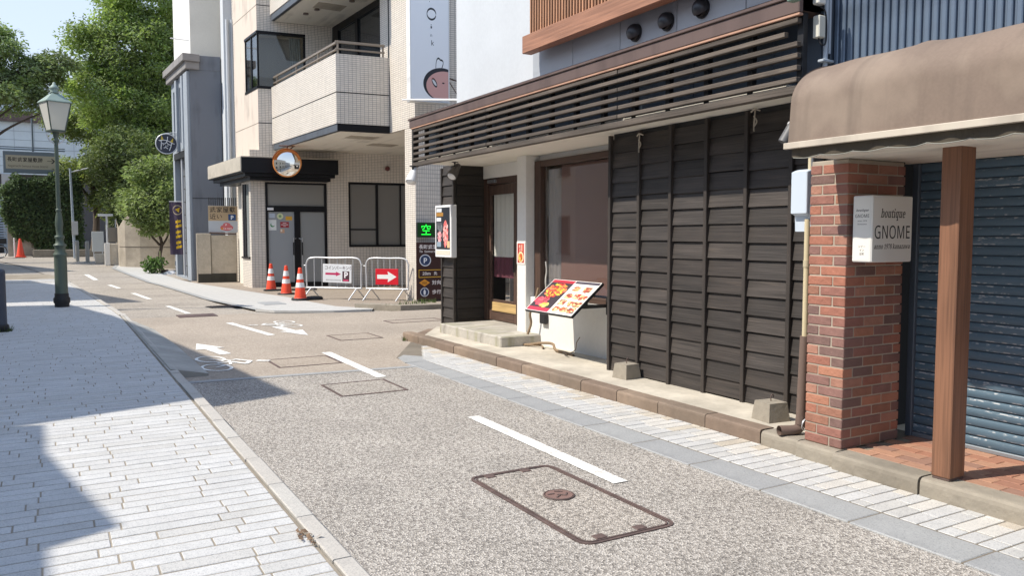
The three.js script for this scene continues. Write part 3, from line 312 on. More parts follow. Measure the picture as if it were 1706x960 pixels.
// ================= RESTAURANT (right side) =================
{ const R = thing('restaurant_building', 'restaurant with blackened board walls, white column and grey panelled upper floor', 'building');
  srand(101);
  // ground floor shell
  part(R, 'window_wall', span(5.72, 5.88, .10, .76, -9.50, -7.14, .004, 'z'), M.white);
  part(R, 'column', span(5.65, 5.96, .10, 2.70, -9.74, -9.5, .006, 'y'), M.white);
  part(R, 'door_head', span(5.98, 6.12, 2.50, 2.70, -11.38, -9.75), M.white);
  part(R, 'window_head', span(5.86, 5.98, 2.62, 2.70, -9.49, -7.13), M.white);
  part(R, 'ceiling_board', slab([[4.84, -4.30], [6.4, -4.30], [6.4, -11.84], [4.84, -11.32]], 2.70, 2.74), M.soffit);
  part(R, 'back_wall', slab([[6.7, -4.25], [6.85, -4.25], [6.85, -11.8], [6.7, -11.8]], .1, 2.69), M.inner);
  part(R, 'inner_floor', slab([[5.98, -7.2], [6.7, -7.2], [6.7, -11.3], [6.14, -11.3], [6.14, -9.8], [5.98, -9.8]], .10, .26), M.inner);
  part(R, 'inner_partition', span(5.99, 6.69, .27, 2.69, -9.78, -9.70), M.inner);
  // black board wall: battens and lapped boards
  part(R, 'wall_core', span(5.335, 5.60, .10, 2.70, -7.10, -4.30), M.black);
  const bz = [-7.085, -6.59, -6.10, -5.605, -5.11, -4.615]; const bg = cbox(.045, 2.56, .042, .003, 'y', 0, .3);
  for (const z of bz) part(R, numbered('batten'), bg, M.blackWood[1], [5.287, .12 + 1.28, z]);
  const ends = [...bz, -4.30]; const rows = 17, rh = .1575;
  for (let c = 0; c < ends.length - 1; c++) { const w = ends[c + 1] - ends[c] - .036; for (let r = 0; r < rows; r++) { const y = .125 + r * rh + (c % 2 ? .012 : 0) + rr(-.006, .006); if (y + .15 > 2.74) continue; const k = Math.floor(rnd() * 4); part(R, numbered('wall_board'), cbox(w, .158, .014, .002, 'x', rr(0, 6), rr(0, 3)), M.blackWood[k], [5.305 + rr(-.003, .003), y + .075, (ends[c] + ends[c + 1]) / 2], [0, -Math.PI / 2, rr(-.006, .006)]).rotateX(-.13 + rr(-.015, .015)); } }
  // end wall beside the entrance
  const endMat = mat({ map: agedTex, color: rgb(.05, .042, .037), roughness: .7 });
  part(R, 'end_wall_core', span(5.50, 6.4, .10, 2.70, -11.86, -11.40), M.black);
  for (let r = 0; r < 16; r++) { const y = .13 + r * .162; part(R, numbered('wall_board'), cbox(.40, .156, .014, .002, 'x', rr(0, 6), rr(0, 3)), M.blackWood[Math.floor(rnd() * 4)], [5.482, y + .075, -11.62], [0, -Math.PI / 2, 0]).rotateX(-.13);
    part(R, numbered('wall_board'), cbox(.50, .156, .012, .002, 'x', rr(0, 6), rr(0, 3)), endMat, [5.76, y + .075, -11.385], [0, 0, 0]).rotateX(-.08); }
  for (const z of [-11.84, -11.40]) part(R, numbered('batten'), bg, M.blackWood[0], [5.474, 1.4, z]);
  part(R, 'entrance_step', span(5.10, 6.10, .10, .262, -11.15, -9.22, .014, 'z'), mat({ map: mossTex, roughness: .92, bumpMap: fineH, bumpScale: .003 }));
  // door
  const D = part(R, 'door_frame', merge([span(5.99, 6.10, .262, 2.50, -11.38, -11.26), span(5.99, 6.10, .262, 2.50, -10.36, -10.24), span(5.99, 6.10, 2.40, 2.50, -11.26, -10.36), span(5.995, 6.10, .262, 2.69, -10.24, -9.75)]), M.darkWood);
  const leaf = part(R, 'door', merge([span(6.02, 6.06, .27, 2.39, -11.25, -11.20), span(6.02, 6.06, .27, 2.39, -10.48, -10.37), span(6.02, 6.06, 2.24, 2.39, -11.20, -10.48), span(6.02, 6.06, .27, .60, -11.20, -10.48, .004, 'z')]), mat({ map: agedTex, color: rgb(.17, .10, .075), roughness: .6 }));
  part(leaf, 'pane', span(6.035, 6.041, .60, 2.24, -11.20, -10.48, .001), M.glass);
  part(leaf, 'curtain', (() => { const q = []; for (let i = 0; i < 28; i++) { const f = k => 6.075 + .008 * Math.sin(k * 1.1), z = k => -11.19 + k * .0250; q.push([[f(i), 1.27, z(i)], [f(i + 1), 1.27, z(i + 1)], [f(i + 1), 2.3, z(i + 1)], [f(i), 2.3, z(i)]]); } return muv(tris(q)); })(), mat({ color: rgb(.70, .70, .64), roughness: .95 }));
  part(leaf, 'curtain_hem', (() => { const q = []; for (let i = 0; i < 28; i++) { const f = k => 6.075 + .008 * Math.sin(k * 1.1), z = k => -11.19 + k * .0250; q.push([[f(i), .95, z(i)], [f(i + 1), .95, z(i + 1)], [f(i + 1), 1.27, z(i + 1)], [f(i), 1.27, z(i)]]); } return muv(tris(q)); })(), mat({ color: rgb(.15, .045, .065), roughness: .95 }));
  part(leaf, 'kick_board', span(6.006, 6.02, .42, .56, -11.15, -10.37, .002, 'z'), mat({ map: woodTex, color: rgb(.62, .42, .18), roughness: .6 })); part(leaf, 'handle', rod([5.99, 1.05, -10.43], [5.99, 1.28, -10.43], .012), M.black); part(leaf, 'closer', span(5.95, 6.02, 2.42, 2.47, -11.2, -10.95, .006), M.steel);
  // shop window with brown blind
  const W = part(R, 'window_frame', merge([span(5.78, 5.90, .765, 2.62, -9.49, -9.33, .004, 'y'), span(5.78, 5.90, 2.54, 2.62, -9.33, -7.14, .004, 'z'), span(5.76, 5.90, .765, .83, -9.33, -7.14, .004, 'z')]), M.darkWood);
  part(W, 'pane', span(5.822, 5.828, .83, 2.54, -9.33, -7.14, .001), M.glass); part(W, 'blind', span(5.872, 5.877, .86, 2.53, -8.95, -7.16, .001), mat({ color: rgb(.15, .082, .066), roughness: .9 })); part(W, 'inner_curtain', (() => { const q = []; for (let i = 0; i < 16; i++) { const f = k => 5.90 + .012 * Math.sin(k * 1.3), z = k => -9.3 + k * .02; q.push([[f(i), .85, z(i)], [f(i + 1), .85, z(i + 1)], [f(i + 1), 2.5, z(i + 1)], [f(i), 2.5, z(i)]]); } return muv(tris(q)); })(), mat({ color: rgb(.22, .2, .19), roughness: .95 }));
  // eave: slatted screen in front of dark cladding
  const sl = [2.75, 2.835, 2.92, 3.005, 3.09, 3.175]; const zs = [[-11.34, -9.0], [-8.995, -6.3], [-6.295, -4.14]];
  part(R, 'eave_beam', span(4.765, 4.84, 2.645, 2.702, -11.36, -4.13, .004, 'z'), M.slat[0]);
  for (const y of sl) for (const [a, b] of zs) { const short = y === 3.09 && b > -5 ? .12 : 0; part(R, numbered('slat'), cbox(b - a - short - rr(0, .01), .036, .045, .003, 'x', rr(0, 5), rr(0, 3)), M.slat[Math.floor(rnd() * 3)], [4.79 + rr(-.003, .003), y + rr(-.003, .003), (a + b - short) / 2], [0, -Math.PI / 2, rr(-.0012, .0012)]); }
  const pg = cbox(.05, .56, .055, .002, 'y'); for (let z = -4.17; z > -11.3; z -= .49) part(R, numbered('screen_post'), pg, M.black, [4.855, 2.97, z]);
  part(R, 'screen_end', span(4.77, 4.86, 2.64, 3.26, -11.40, -11.345, .003, 'y'), M.blackWood[0]);
  part(R, 'cladding', span(5.02, 5.06, 2.72, 3.27, -11.33, -4.14), M.clad); for (let z = -4.6; z > -11.2; z -= .92) part(R, numbered('cladding_joint'), span(5.012, 5.022, 2.75, 3.26, z - .012, z + .012, .002), M.clad);
  part(R, 'fascia', span(4.755, 4.80, 3.225, 3.335, -11.46, -4.12, .006, 'z'), M.fascia); part(R, 'fascia_trim', span(4.74, 4.80, 3.337, 3.365, -11.48, -4.1, .005, 'z'), M.fascia); part(R, 'drip_edge', span(4.758, 4.80, 3.205, 3.223, -11.40, -4.12, .003, 'z'), M.copper);
  part(R, 'lean_to_roof', muv(tris([[[4.74, 3.366, -11.48], [4.74, 3.366, -4.1], [5.6, 3.60, -4.1], [5.6, 3.60, -11.48]], [[4.80, 3.24, -11.4], [5.6, 3.24, -11.4], [5.6, 3.24, -4.12], [4.80, 3.24, -4.12]], [[4.78, 3.25, -11.46], [5.6, 3.25, -11.46], [5.6, 3.6, -11.46], [4.78, 3.366, -11.46]]])), M.fascia);
  // upper floor
  part(R, 'upper_wall', span(5.60, 9.0, 3.24, 7.6, -11.55, -4.12, .004, 'y'), M.blueWhite);
  for (let i = 0, z = -9.2; z < -4.2; z += .94, i++) part(R, numbered('wall_panel'), span(5.575, 5.60, 3.4, 4.5, z + .004, Math.min(z + .934, -4.14), .003, 'y', rr(0, 3), rr(0, 3)), M.panel);
  part(R, 'flashing', span(5.565, 5.60, 3.36, 3.398, -9.2, -4.14, .003, 'z'), tint(M.blueWhite, .62, .66, .70));
  part(R, 'bay_back', span(5.47, 5.575, 4.1, 6.6, -9.0, -4.2), M.clad);
  part(R, 'bay_beam', span(5.33, 5.47, 3.94, 4.16, -9.06, -4.16, .006, 'z', .3, .1), M.beam);
  const btg = [0, 1, 2].map(i => cbox(.030, 2.3, .026, .002, 'y', i * .7, i * .4)); for (let z = -8.98, i = 0; z < -4.3; z += .0615, i++) part(R, numbered('bay_batten'), btg[i % 3], M.batten[Math.floor(rnd() * 3)], [5.42, 5.33, z]);
}
// vent hoods on the upper wall
{ const hood = lab => { const t = thing('vent_hood', lab, 'vent', [5.575, 3.80, -7.03], -Math.PI / 2, 'round hoods over the eave'); part(t, 'flange', new THREE.CylinderGeometry(.095, .095, .02, 28).rotateX(Math.PI / 2), M.black, [0, 0, .01]);
    const g = new THREE.SphereGeometry(.088, 28, 14, 0, Math.PI * 2, 0, Math.PI * .56); g.scale(1, 1.15, 1.1); g.rotateX(.62); part(t, 'dome', g, mat({ color: rgb(.05, .052, .058), roughness: .38, metalness: .4, side: THREE.DoubleSide }), [0, -.005, .02]); part(t, 'duct', new THREE.CylinderGeometry(.07, .07, .05, 24, 1, true).rotateX(Math.PI / 2), M.dark, [0, -.01, .03]); return t; };
  const a = hood('leftmost of the three dark vent hoods above the eave'); copyThing(a, 'middle one of the three dark vent hoods above the eave', [5.575, 3.80, -6.51], -Math.PI / 2); copyThing(a, 'rightmost of the three dark vent hoods above the eave', [5.575, 3.81, -6.0], -Math.PI / 2); }
// spotlights under the eave
{ const spot = (lab, p, ry, tilt, m) => { const t = thing('spotlight', lab, 'spotlight', p, ry, 'spotlights under the eave'); part(t, 'bracket', merge([rod([0, 0, 0], [0, -.06, 0], .01), at(box(.05, .012, .05), 0, 0, 0)]), M.black); const h = part(t, 'head', lathe([[0, .10], [.03, .095], [.034, .06], [.048, 0], [.058, -.05], [.06, -.09], [.053, -.09], [.05, -.06], [0, -.05]], 20), m, [0, -.10, 0], [tilt, 0, 0]); part(h, 'lens', new THREE.SphereGeometry(.052, 20, 8, 0, 6.2832, Math.PI * .5, Math.PI * .5).scale(1, .5, 1), M.reflect, [0, -.078, 0]); t.scale.setScalar(1.35); };
  spot('black spotlight with flared head above the restaurant entrance', [5.25, 2.70, -10.9], 2.0, .75, mat({ color: rgb(.10, .095, .09), roughness: .5 })); spot('pale bulb spotlight on the far left end of the slatted eave', [4.72, 2.64, -11.25], 2.2, .5, M.whiteSteel);
  const t = thing('spotlight', 'grey cylindrical spotlight in front of the board wall top', 'spotlight', [4.9, 2.44, -4.30], 0, 'spotlights under the eave'); part(t, 'head', new THREE.CylinderGeometry(.042, .042, .16, 24).rotateX(.25), mat({ color: rgb(.12, .12, .125), roughness: .5 }), [0, -.06, -.02], [0, 0, -.45]); part(t, 'end_cap', new THREE.CylinderGeometry(.044, .044, .02, 24), M.galv, [.032, .0, -.01], [.25, 0, -.45]); part(t, 'arm', rod([.02, .01, 0], [.02, .03, .22], .008), M.galv); }
// light box poster on the end wall
{ const t = thing('poster_light_box', 'white framed light box with meat poster on the black end wall', 'sign', [5.40, 1.67, -11.55], -Math.PI / 2 + .03); const w = .56, h = .82; part(t, 'case', cbox(w, h, .10, .008), M.whiteSteel, [0, 0, 0]);
  const m = print(w - .08, h - .16, 900, (x, a) => { fillR(x, '#22262e', 0, 0, 1, 1); fillR(x, '#cfd3d8', .03, .02, .38, .09); fillR(x, '#a87a34', .02, .12, .5, .09); fillR(x, '#d8dbe0', .03, .24, .34, .09); fillR(x, '#55575c', .05, .36, .4, .16); srand(61); const lump = (cx, cy, sx, sy, n, cols) => { for (let i = 0; i < n; i++) { const an = rr(0, 6.28), q = Math.sqrt(rnd()); x.fillStyle = pick(cols); x.beginPath(); x.ellipse(cx + sx * q * Math.cos(an), cy + sy * q * Math.sin(an), rr(.015, .05), rr(.012, .05), rr(0, 3), 0, 6.3); x.fill(); } }; lump(.68, .62, .17, .3, 170, ['#e98a86', '#f2a9a4', '#d96e6d', '#e07872', '#c95a58', '#f4c0ba']); lump(.26, .7, .13, .13, 60, ['#e0a4a8', '#d98d92', '#eec3c4', '#c87880']); lump(.3, .5, .2, .06, 30, ['#6a6c70', '#44474c', '#82858a']); fillR(x, '#8fa0ae', .05, .82, .3, .12); fillR(x, '#e8b98a', .8, .8, .18, .16); for (let i = 0; i < 6; i++) text(x, a, '■', .85, .05 + i * .055, .04, '#eceef0'); });
  part(t, 'poster', quad(w - .08, h - .16), m, [0, .045, .0512]); part(t, 'lower_strip', cbox(w - .08, .07, .006, .001), tint(M.cream, .66, .62, .52), [0, -.335, .050]); }
// small food poster on the white column
{ const m = print(.21, .30, 900, (x, a) => { fillR(x, '#f3e6e0', 0, 0, 1, 1); fillR(x, '#b4382c', .08, .05, .84, .9); fillR(x, '#d8654a', .5, .07, .3, .35); for (const [c, b, w, h] of [[.28, .12, .08, .14], [.5, .1, .05, .3], [.62, .12, .05, .28], [.34, .3, .06, .12]]) fillR(x, '#f6d9c8', c, b, w, h); circ(x, a, '#f2dfb2', .5, .68, .25); circ(x, a, '#e39a45', .48, .7, .19); circ(x, a, '#c95c33', .55, .62, .1); circ(x, a, '#f2c765', .38, .74, .06); circ(x, a, '#a9482a', .62, .76, .06); }); const t = thing('wall_poster', 'small red food poster on the white column', 'poster', [5.645, 1.36, -9.62], -Math.PI / 2); part(t, 'board', cbox(.225, .315, .006, .002), M.white); part(t, 'sheet', quad(.21, .30), m, [0, 0, .0042]); }
// menu board on brackets
{ const t = thing('menu_board', 'tilted menu board with meat photographs on black brackets below the window', 'menu board', [5.28, .86, -8.0], -Math.PI / 2); const w = 1.03, d = .58, tilt = -Math.PI / 2 + .70;
  const b = part(t, 'panel', cbox(w, d, .035, .006), M.black, [0, 0, 0], [tilt, 0, 0]);
  const m = print(w - .02, d - .02, 1000, (x, a) => { fillR(x, '#f1e9df', 0, 0, 1, 1); fillR(x, '#3a3036', 0, 0, .49, 1); fillR(x, '#b02a3c', 0, 0, .49, .1); fillR(x, '#c23249', 0, .88, .49, .12); srand(9); const blob = (cx, cy, sx, sy, n, cols) => { for (let i = 0; i < n; i++) { const an = rr(0, 6.28), q = Math.sqrt(rnd()); x.fillStyle = pick(cols); x.beginPath(); x.ellipse(cx + sx * q * Math.cos(an), cy + sy * q * Math.sin(an), rr(.008, .035), rr(.012, .05), rr(0, 3), 0, 6.3); x.fill(); } };
      blob(.25, .34, .2, .2, 160, ['#d23c32', '#e05a3c', '#b8262e', '#e8a23a', '#f0c443', '#8fae3a', '#e87a5a']); blob(.17, .68, .14, .13, 80, ['#d9485a', '#e06a72', '#b93a48', '#c8505c']); blob(.3, .8, .08, .06, 30, ['#e8d27a', '#d9b64e', '#9db24a']); fillR(x, '#4a4552', .5, 0, .5, .09);
      for (const [cx, cy] of [[.64, .24], [.86, .24], [.62, .47], [.78, .45], [.9, .47], [.6, .66], [.78, .66], [.92, .68], [.6, .86], [.76, .86], [.91, .86]]) { fillR(x, pick(['#6a5a52', '#d8c3a2', '#8a6f5c', '#e6d6bc']), cx - .07, cy - .08, .14, .16); blob(cx, cy, .055, .065, 24, ['#c8784a', '#e0a868', '#8f4a34', '#d9c28a', '#a85a4a', '#edd9a8', '#b6483e']); } fillR(x, '#f7f3ec', .488, 0, .012, 1); x.strokeStyle = '#f5f0ea'; x.lineWidth = .012; x.strokeRect(.004, .006, .992, .988); });
  part(t, 'menu_sheet', quad(w - .02, d - .02), m, [0, 0, 0], [tilt, 0, 0]).translateZ(.0185);
  part(t, 'bracket', merge([span(-.35, -.31, -.11, -.07, -.42, .02), span(-.35, -.31, -.2, .02, -.44, -.40), span(-.345, -.315, -.069, .02, -.12, -.09)]), M.black); part(t, 'bracket', merge([span(.31, .35, -.11, -.07, -.42, .02), span(.31, .35, -.2, .02, -.44, -.40), span(.315, .345, -.069, .02, -.12, -.09)]), M.black); part(t, 'crossbar', span(-.305, .305, -.105, -.075, -.14, -.10), M.black); }
// concrete weights with hooks
{ const wt = (lab, p, ry) => { const t = thing('concrete_weight', lab, 'weight', p, ry, 'concrete blocks at the wall foot'); const s = new THREE.CylinderGeometry(.125, .15, .15, 4, 1); s.rotateY(Math.PI / 4); part(t, 'block', flat(s), M.concD, [0, .075, 0]); part(t, 'hook', tube([[0, .145, 0], [0, .19, 0], [.012, .205, 0], [.025, .19, 0], [.02, .175, 0]], .004, 14, 6), M.rust); };
  wt('grey concrete weight with hook at the left end of the board wall', [5.15, .122, -6.60], .1); wt('grey concrete weight with hook at the right end of the board wall', [4.97, .122, -4.50], -.12); }
// dead vine at the column foot
{ const t = thing('dried_vine', 'dry brown vine stems climbing at the foot of the white column', 'vine'); srand(55); const m = mat({ map: woodTex, color: rgb(.30, .21, .13), roughness: .9 });
  part(t, 'stem', tube([[5.58, .13, -9.35], [5.56, .25, -9.30], [5.6, .42, -9.27], [5.57, .55, -9.25], [5.62, .72, -9.2], [5.66, .9, -9.18]], .017, 24, 7), m); part(t, 'stem', tube([[5.45, .135, -9.25], [5.5, .15, -9.12], [5.55, .19, -8.9], [5.58, .2, -8.7], [5.5, .15, -8.5], [5.52, .14, -8.3], [5.5, .13, -8.1]], .018, 30, 7), m); part(t, 'stem', tube([[5.5, .135, -9.4], [5.45, .14, -9.2], [5.56, .15, -8.95], [5.5, .135, -8.8]], .013, 20, 6), m);
  part(t, 'twig', tube([[5.5, .13, -8.22], [5.54, .2, -8.12], [5.52, .3, -8.06], [5.56, .36, -8.05]], .006, 14, 5), m); part(t, 'twig', tube([[5.5, .13, -8.3], [5.42, .16, -8.2], [5.38, .15, -8.05]], .008, 12, 5), M.bark); part(t, 'wall_socket', span(5.66, 5.715, .42, .56, -9.16, -9.02, .01), M.black); part(t, 'stem', tube([[5.85, .8, -9.28], [5.83, 1.0, -9.27], [5.84, 1.12, -9.26], [5.82, 1.25, -9.25]], .012, 16, 5), mat({ color: rgb(.62, .6, .55), roughness: .9 })); }
// knotted ropes hanging on the board wall
for (const [z, y, lab] of [[-6.53, 2.62, 'pale knotted rope hanging from the second batten of the board wall'], [-4.98, 2.66, 'pale knotted rope hanging near the top right of the board wall']]) { solo('hanging_rope', lab, 'rope', merge([tube([[5.24, y, z - .05], [5.23, y + .02, z], [5.24, y, z + .05]], .007, 12, 6), tube([[5.235, y + .015, z], [5.22, y - .06, z + .01], [5.235, y - .12, z - .01], [5.22, y - .17, z + .005]], .007, 16, 6), tube([[5.22, y - .04, z], [5.225, y - .09, z + .03], [5.225, y - .13, z]], .006, 12, 6)]), mat({ color: rgb(.45, .40, .33), roughness: .95 }), null, null, 'ropes on the board wall'); }

// ================= BOUTIQUE (far right) =================
{ const B = thing('boutique_building', 'boutique with blue ribbed upper wall above a brown awning', 'building'); srand(77);
  part(B, 'upper_wall', span(5.12, 9, 2.3, 7.6, -4.10, 3, .004, 'y'), M.siding);
  const rg = [cbox(.028, 5.2, .036, .006, 'y'), cbox(.028, 5.2, .034, .006, 'y')]; for (let z = -4.07, i = 0; z < -1.2; z += .0595, i++) part(B, numbered('wall_rib'), rg[i % 2], M.siding, [5.11, 4.95, z]);
  part(B, 'corner_trim', span(5.08, 5.14, 2.6, 7.6, -4.135, -4.10, .003, 'y'), M.clad); part(B, 'ceiling_board', slab([[4.30, -3.72], [5.5, -3.72], [5.5, 2.6], [4.30, 2.6]], 2.125, 2.15), M.soffit); part(B, 'side_wall', slab([[5.1, -4.12], [7, -4.12], [7, -3.93], [5.32, -3.93], [5.32, -3.63], [5.2, -3.63], [5.1, -3.95]], .1, 2.3), M.dark); part(B, 'end_wall', span(4.78, 5.55, .12, 2.12, .30, .45), M.white);
  // roller shutter
  const sm = [0, 1, 2].map(s => mat({ roughness: .55, metalness: 0, map: tex(512, 1.4, (u, v) => { const k = fbm(u, v, 6, 3, 4, 200 + s), f = fbm(u, v, 60, 14, 3, 210 + s); const y = v * .12, top = Math.exp(-Math.pow((y - .052) / .005, 2)), low = Math.exp(-Math.pow((y - .008) / .004, 2)); const w = sat((k * .5 + f * .5 - .53) * 12) * sat(top * 1.3 + low * .8 + .04) + sat((f - .74) * 12) * .6 * sat((k - .5) * 6); const n = fbm(u, v, 3, 3, 3, 220); return mix([.09 * (.8 + .4 * n), .150 * (.8 + .4 * n), .205 * (.8 + .4 * n)], [.46, .48, .50], sat(w)); }, 256, .12) }));
  const sh = part(B, 'roller_shutter', span(5.50, 5.53, .12, 2.125, -3.62, .3), M.clad);
  const sp = (() => { const s = new THREE.Shape(); s.moveTo(0, 0); s.lineTo(-.006, .006); s.quadraticCurveTo(-.017, .032, -.006, .056); s.lineTo(0, .060); s.closePath(); const e = new THREE.ExtrudeGeometry(s, { depth: 3.9, bevelEnabled: false, curveSegments: 5 }); return e; })();
  for (let i = 0; i < 30; i++) { const g = muv(sp.clone(), 'z', rr(0, 5), .03 * 0); part(sh, numbered('shutter_slat'), g, sm[i % 3], [5.492, .155 + i * .0657, -3.61]); }
  part(sh, 'bottom_rail', span(5.47, 5.515, .122, .152, -3.61, .29), tint(M.galv, .3, .34, .38)); part(sh, 'guide_rail', span(5.455, 5.53, .12, 2.12, -3.66, -3.612), M.clad);
  // awning
  const prof = []; for (let i = 0; i <= 5; i++) prof.push([4.25 + .004 * i, 2.215 + i * .05]); for (let i = 1; i <= 12; i++) { const a = i / 12 * Math.PI / 2; prof.push([4.27 + .46 * (1 - Math.cos(a)), 2.465 + .30 * Math.sin(a)]); } prof.push([4.95, 2.80], [5.10, 2.83]);
  const L0 = -3.75, L1 = 2.6, nz = 90; const pos = [], uv = [], idx = []; let acc = [0]; for (let i = 1; i < prof.length; i++) acc.push(acc[i - 1] + Math.hypot(prof[i][0] - prof[i - 1][0], prof[i][1] - prof[i - 1][1]));
  for (let j = 0; j <= nz; j++) { const z = L0 + (L1 - L0) * j / nz; for (let i = 0; i < prof.length; i++) { const k = Math.sin(Math.min(1, acc[i] / acc[prof.length - 1]) * Math.PI); const seam = Math.exp(-Math.pow((z + 2.98) / .035, 2)) * .012; const sag = k * (.006 * Math.sin(z * 5.1 + acc[i] * 3) + .004 * Math.sin(z * 13 + 1 + acc[i] * 7) - seam); pos.push(prof[i][0] + sag, prof[i][1] - sag * .6, z); uv.push(z - L0, acc[i]); } }
  for (let j = 0; j < nz; j++) for (let i = 0; i < prof.length - 1; i++) { const a = j * prof.length + i, b = a + prof.length; idx.push(a, a + 1, b, b, a + 1, b + 1); }
  const ag = new THREE.BufferGeometry(); ag.setAttribute('position', new THREE.Float32BufferAttribute(pos, 3)); ag.setAttribute('uv', new THREE.Float32BufferAttribute(uv, 2)); ag.setIndex(idx); ag.computeVertexNormals();
  const at1 = tex(1024, 4, (u, v) => { const n = fbm(u, v, 8, 3, 5, 301), st = fbm(u, v, 60, 2, 4, 302), w = fbm(u, v, 400, 150, 2, 303), bl = sat((fbm(u, v, 14, 5, 4, 304) - .52) * 4), dk = sat((st * .7 + n * .4 - .58) * 4); let c = [.195, .145, .112].map(x => x * (.80 + .4 * n) * (.93 + .14 * w)); c = mix(c, [.30, .235, .18], bl * .5); return mix(c, [.10, .075, .06], dk * .42); }, 512, 1.5);
  const am = mat({ map: at1, roughness: .85, side: THREE.DoubleSide }); const A = part(B, 'awning', ag, am);
  part(A, 'awning_end', muv(tris([[[4.252, 2.2, L0], ...prof.map(p => [p[0], p[1], L0]).reverse(), [5.1, 2.2, L0]].reverse()])), am);
  part(A, 'front_rail', span(4.232, 4.262, 2.172, 2.213, -3.775, 2.6, .003, 'z'), mat({ map: dirtTex, color: rgb(.56, .50, .42), roughness: .6 }));
  const vq = []; const bot = z => { const t = ((z - L0) % .24) / .24; return 2.105 + .015 * Math.pow(Math.abs(Math.sin(t * Math.PI)), .6) * -1 + .02; }; for (let z = L0 + .02; z < .6; z += .02) { const wx = q => 4.275 + .006 * Math.sin(q * 17) + .004 * Math.sin(q * 41); vq.push([[wx(z), bot(z), z], [wx(z + .02), bot(z + .02), z + .02], [4.262, 2.19, z + .02], [4.262, 2.19, z]]); } part(A, 'valance', muv(tris(vq)), mat({ map: at1, color: rgb(.42, .46, .42), roughness: .9, side: THREE.DoubleSide }));
  part(A, 'valance_trim', tube(Array.from({ length: 150 }, (_, i) => { const z = L0 + .03 + i * .026; return [4.275 + .006 * Math.sin(z * 17) + .004 * Math.sin(z * 41), bot(z) - .002, z]; }), .0035, 400, 5), mat({ color: rgb(.26, .26, .23), roughness: .9 }));
}
// timber post
{ const t = thing('timber_post', 'square reddish brown timber post standing on the kerb before the shutter', 'post', [4.70, .121, -2.86]); part(t, 'shaft', at(cbox(.155, 2.02, .118, .006, 'y'), 0, 1.025, 0), M.postWood); part(t, 'shoe', at(cbox(.145, .03, .108, .003), 0, .015, 0), M.rust); }
// brick pillar, brick by brick
{ const t = thing('brick_pillar', 'red brick pillar carrying the left end of the awning', 'pillar', [4.68, .121, -3.61]); srand(303); const X = .62, Z = .31;
  part(t, 'mortar', span(.005, X - .01, .0, 2.0, -Z + .005, -.005), mat({ map: concTex, color: rgb(.74, .68, .61), roughness: .95 }));
  const cols = [[.38, .165, .12], [.34, .15, .115], [.42, .20, .14], [.29, .14, .12], [.25, .14, .13], [.19, .12, .115], [.40, .21, .165], [.31, .155, .115]].map(c => mat({ map: concTex, color: rgb(...c.map(x => Math.min(1, x * 1.75))), roughness: .82, bumpMap: fineH, bumpScale: .004 }));
  const cache = {}; const bg = (w, d) => { const k = w.toFixed(3) + '_' + d.toFixed(3) + '_' + Math.floor(rnd() * 3); return cache[k] || (cache[k] = cbox(w, .0605, d, .004, 'x', rr(0, 3), rr(0, 3))); };
  const put = (x0, x1, z0, z1, y) => part(t, numbered('brick'), bg(x1 - x0, z1 - z0), pick(cols), [(x0 + x1) / 2 + rr(-.0015, .0015), y, (z0 + z1) / 2 + rr(-.0015, .0015)]);
  for (let r = 0; r < 28; r++) { const y = .036 + r * .0705, j = .01; if (r % 2) { put(0, .10, -.205, 0, y); put(0, .10, -Z, -.215, y); put(.11, .315, -.1, 0, y); put(.325, .53, -.1, 0, y); put(.54, X, -.1, 0, y); } else { put(0, .205, -.1, 0, y); put(0, .1, -Z, -.11, y); put(.215, .42, -.1, 0, y); put(.43, X, -.1, 0, y); } }
}
// projecting sign box
{ const t = thing('sign_box', 'white box sign lettered boutique GNOME on the brick pillar', 'sign', [4.905, 1.645, -3.50]); const w = .43, h = .445, d = .15; part(t, 'case', cbox(w, h, d, .008), mat({ color: rgb(.74, .73, .69), roughness: .35 })); part(t, 'bracket', span(-.1, .1, -.2, .2, -.10, -.076), M.galv);
  const paper = '#e0ddd5'; const m = print(w - .03, h - .03, 1400, (x, a) => { fillR(x, paper, 0, 0, 1, 1); text(x, a, 'boutique', .5, .25, .19, '#15110e', 'italic bold', 'serif', 'center', .72); text(x, a, 'GNOME', .5, .55, .29, '#120e0b', '', 'sans-serif', 'center', .9); text(x, a, 'anno 1978 kanazawa', .5, .78, .11, '#2a241f', 'italic bold', 'serif', 'center', .80); }); part(t, 'front_print', quad(w - .03, h - .03), m, [0, 0, d / 2 + .0008]);
  const m2 = print(d - .03, h - .03, 1400, (x, a) => { fillR(x, paper, 0, 0, 1, 1); text(x, a, 'boutique', .5, .20, .05, '#15110e', 'italic bold', 'serif'); text(x, a, 'GNOME', .5, .29, .075, '#17120f', ''); text(x, a, 'anno 1978', .5, .37, .035, '#3a332e', 'italic', 'serif'); text(x, a, 'kanazawa', .5, .42, .035, '#3a332e', 'italic', 'serif'); kana(x, a, 'ンイー', .3, .76, .045, '#2a2522', .12); kana(x, a, 'イン', .38, .82, .045, '#2a2522', .12); kana(x, a, '近町', .38, .88, .045, '#2a2522', .1); }); part(t, 'side_print', quad(d - .03, h - .03), m2, [-w / 2 - .0008, 0, 0], [0, -Math.PI / 2, 0]); }
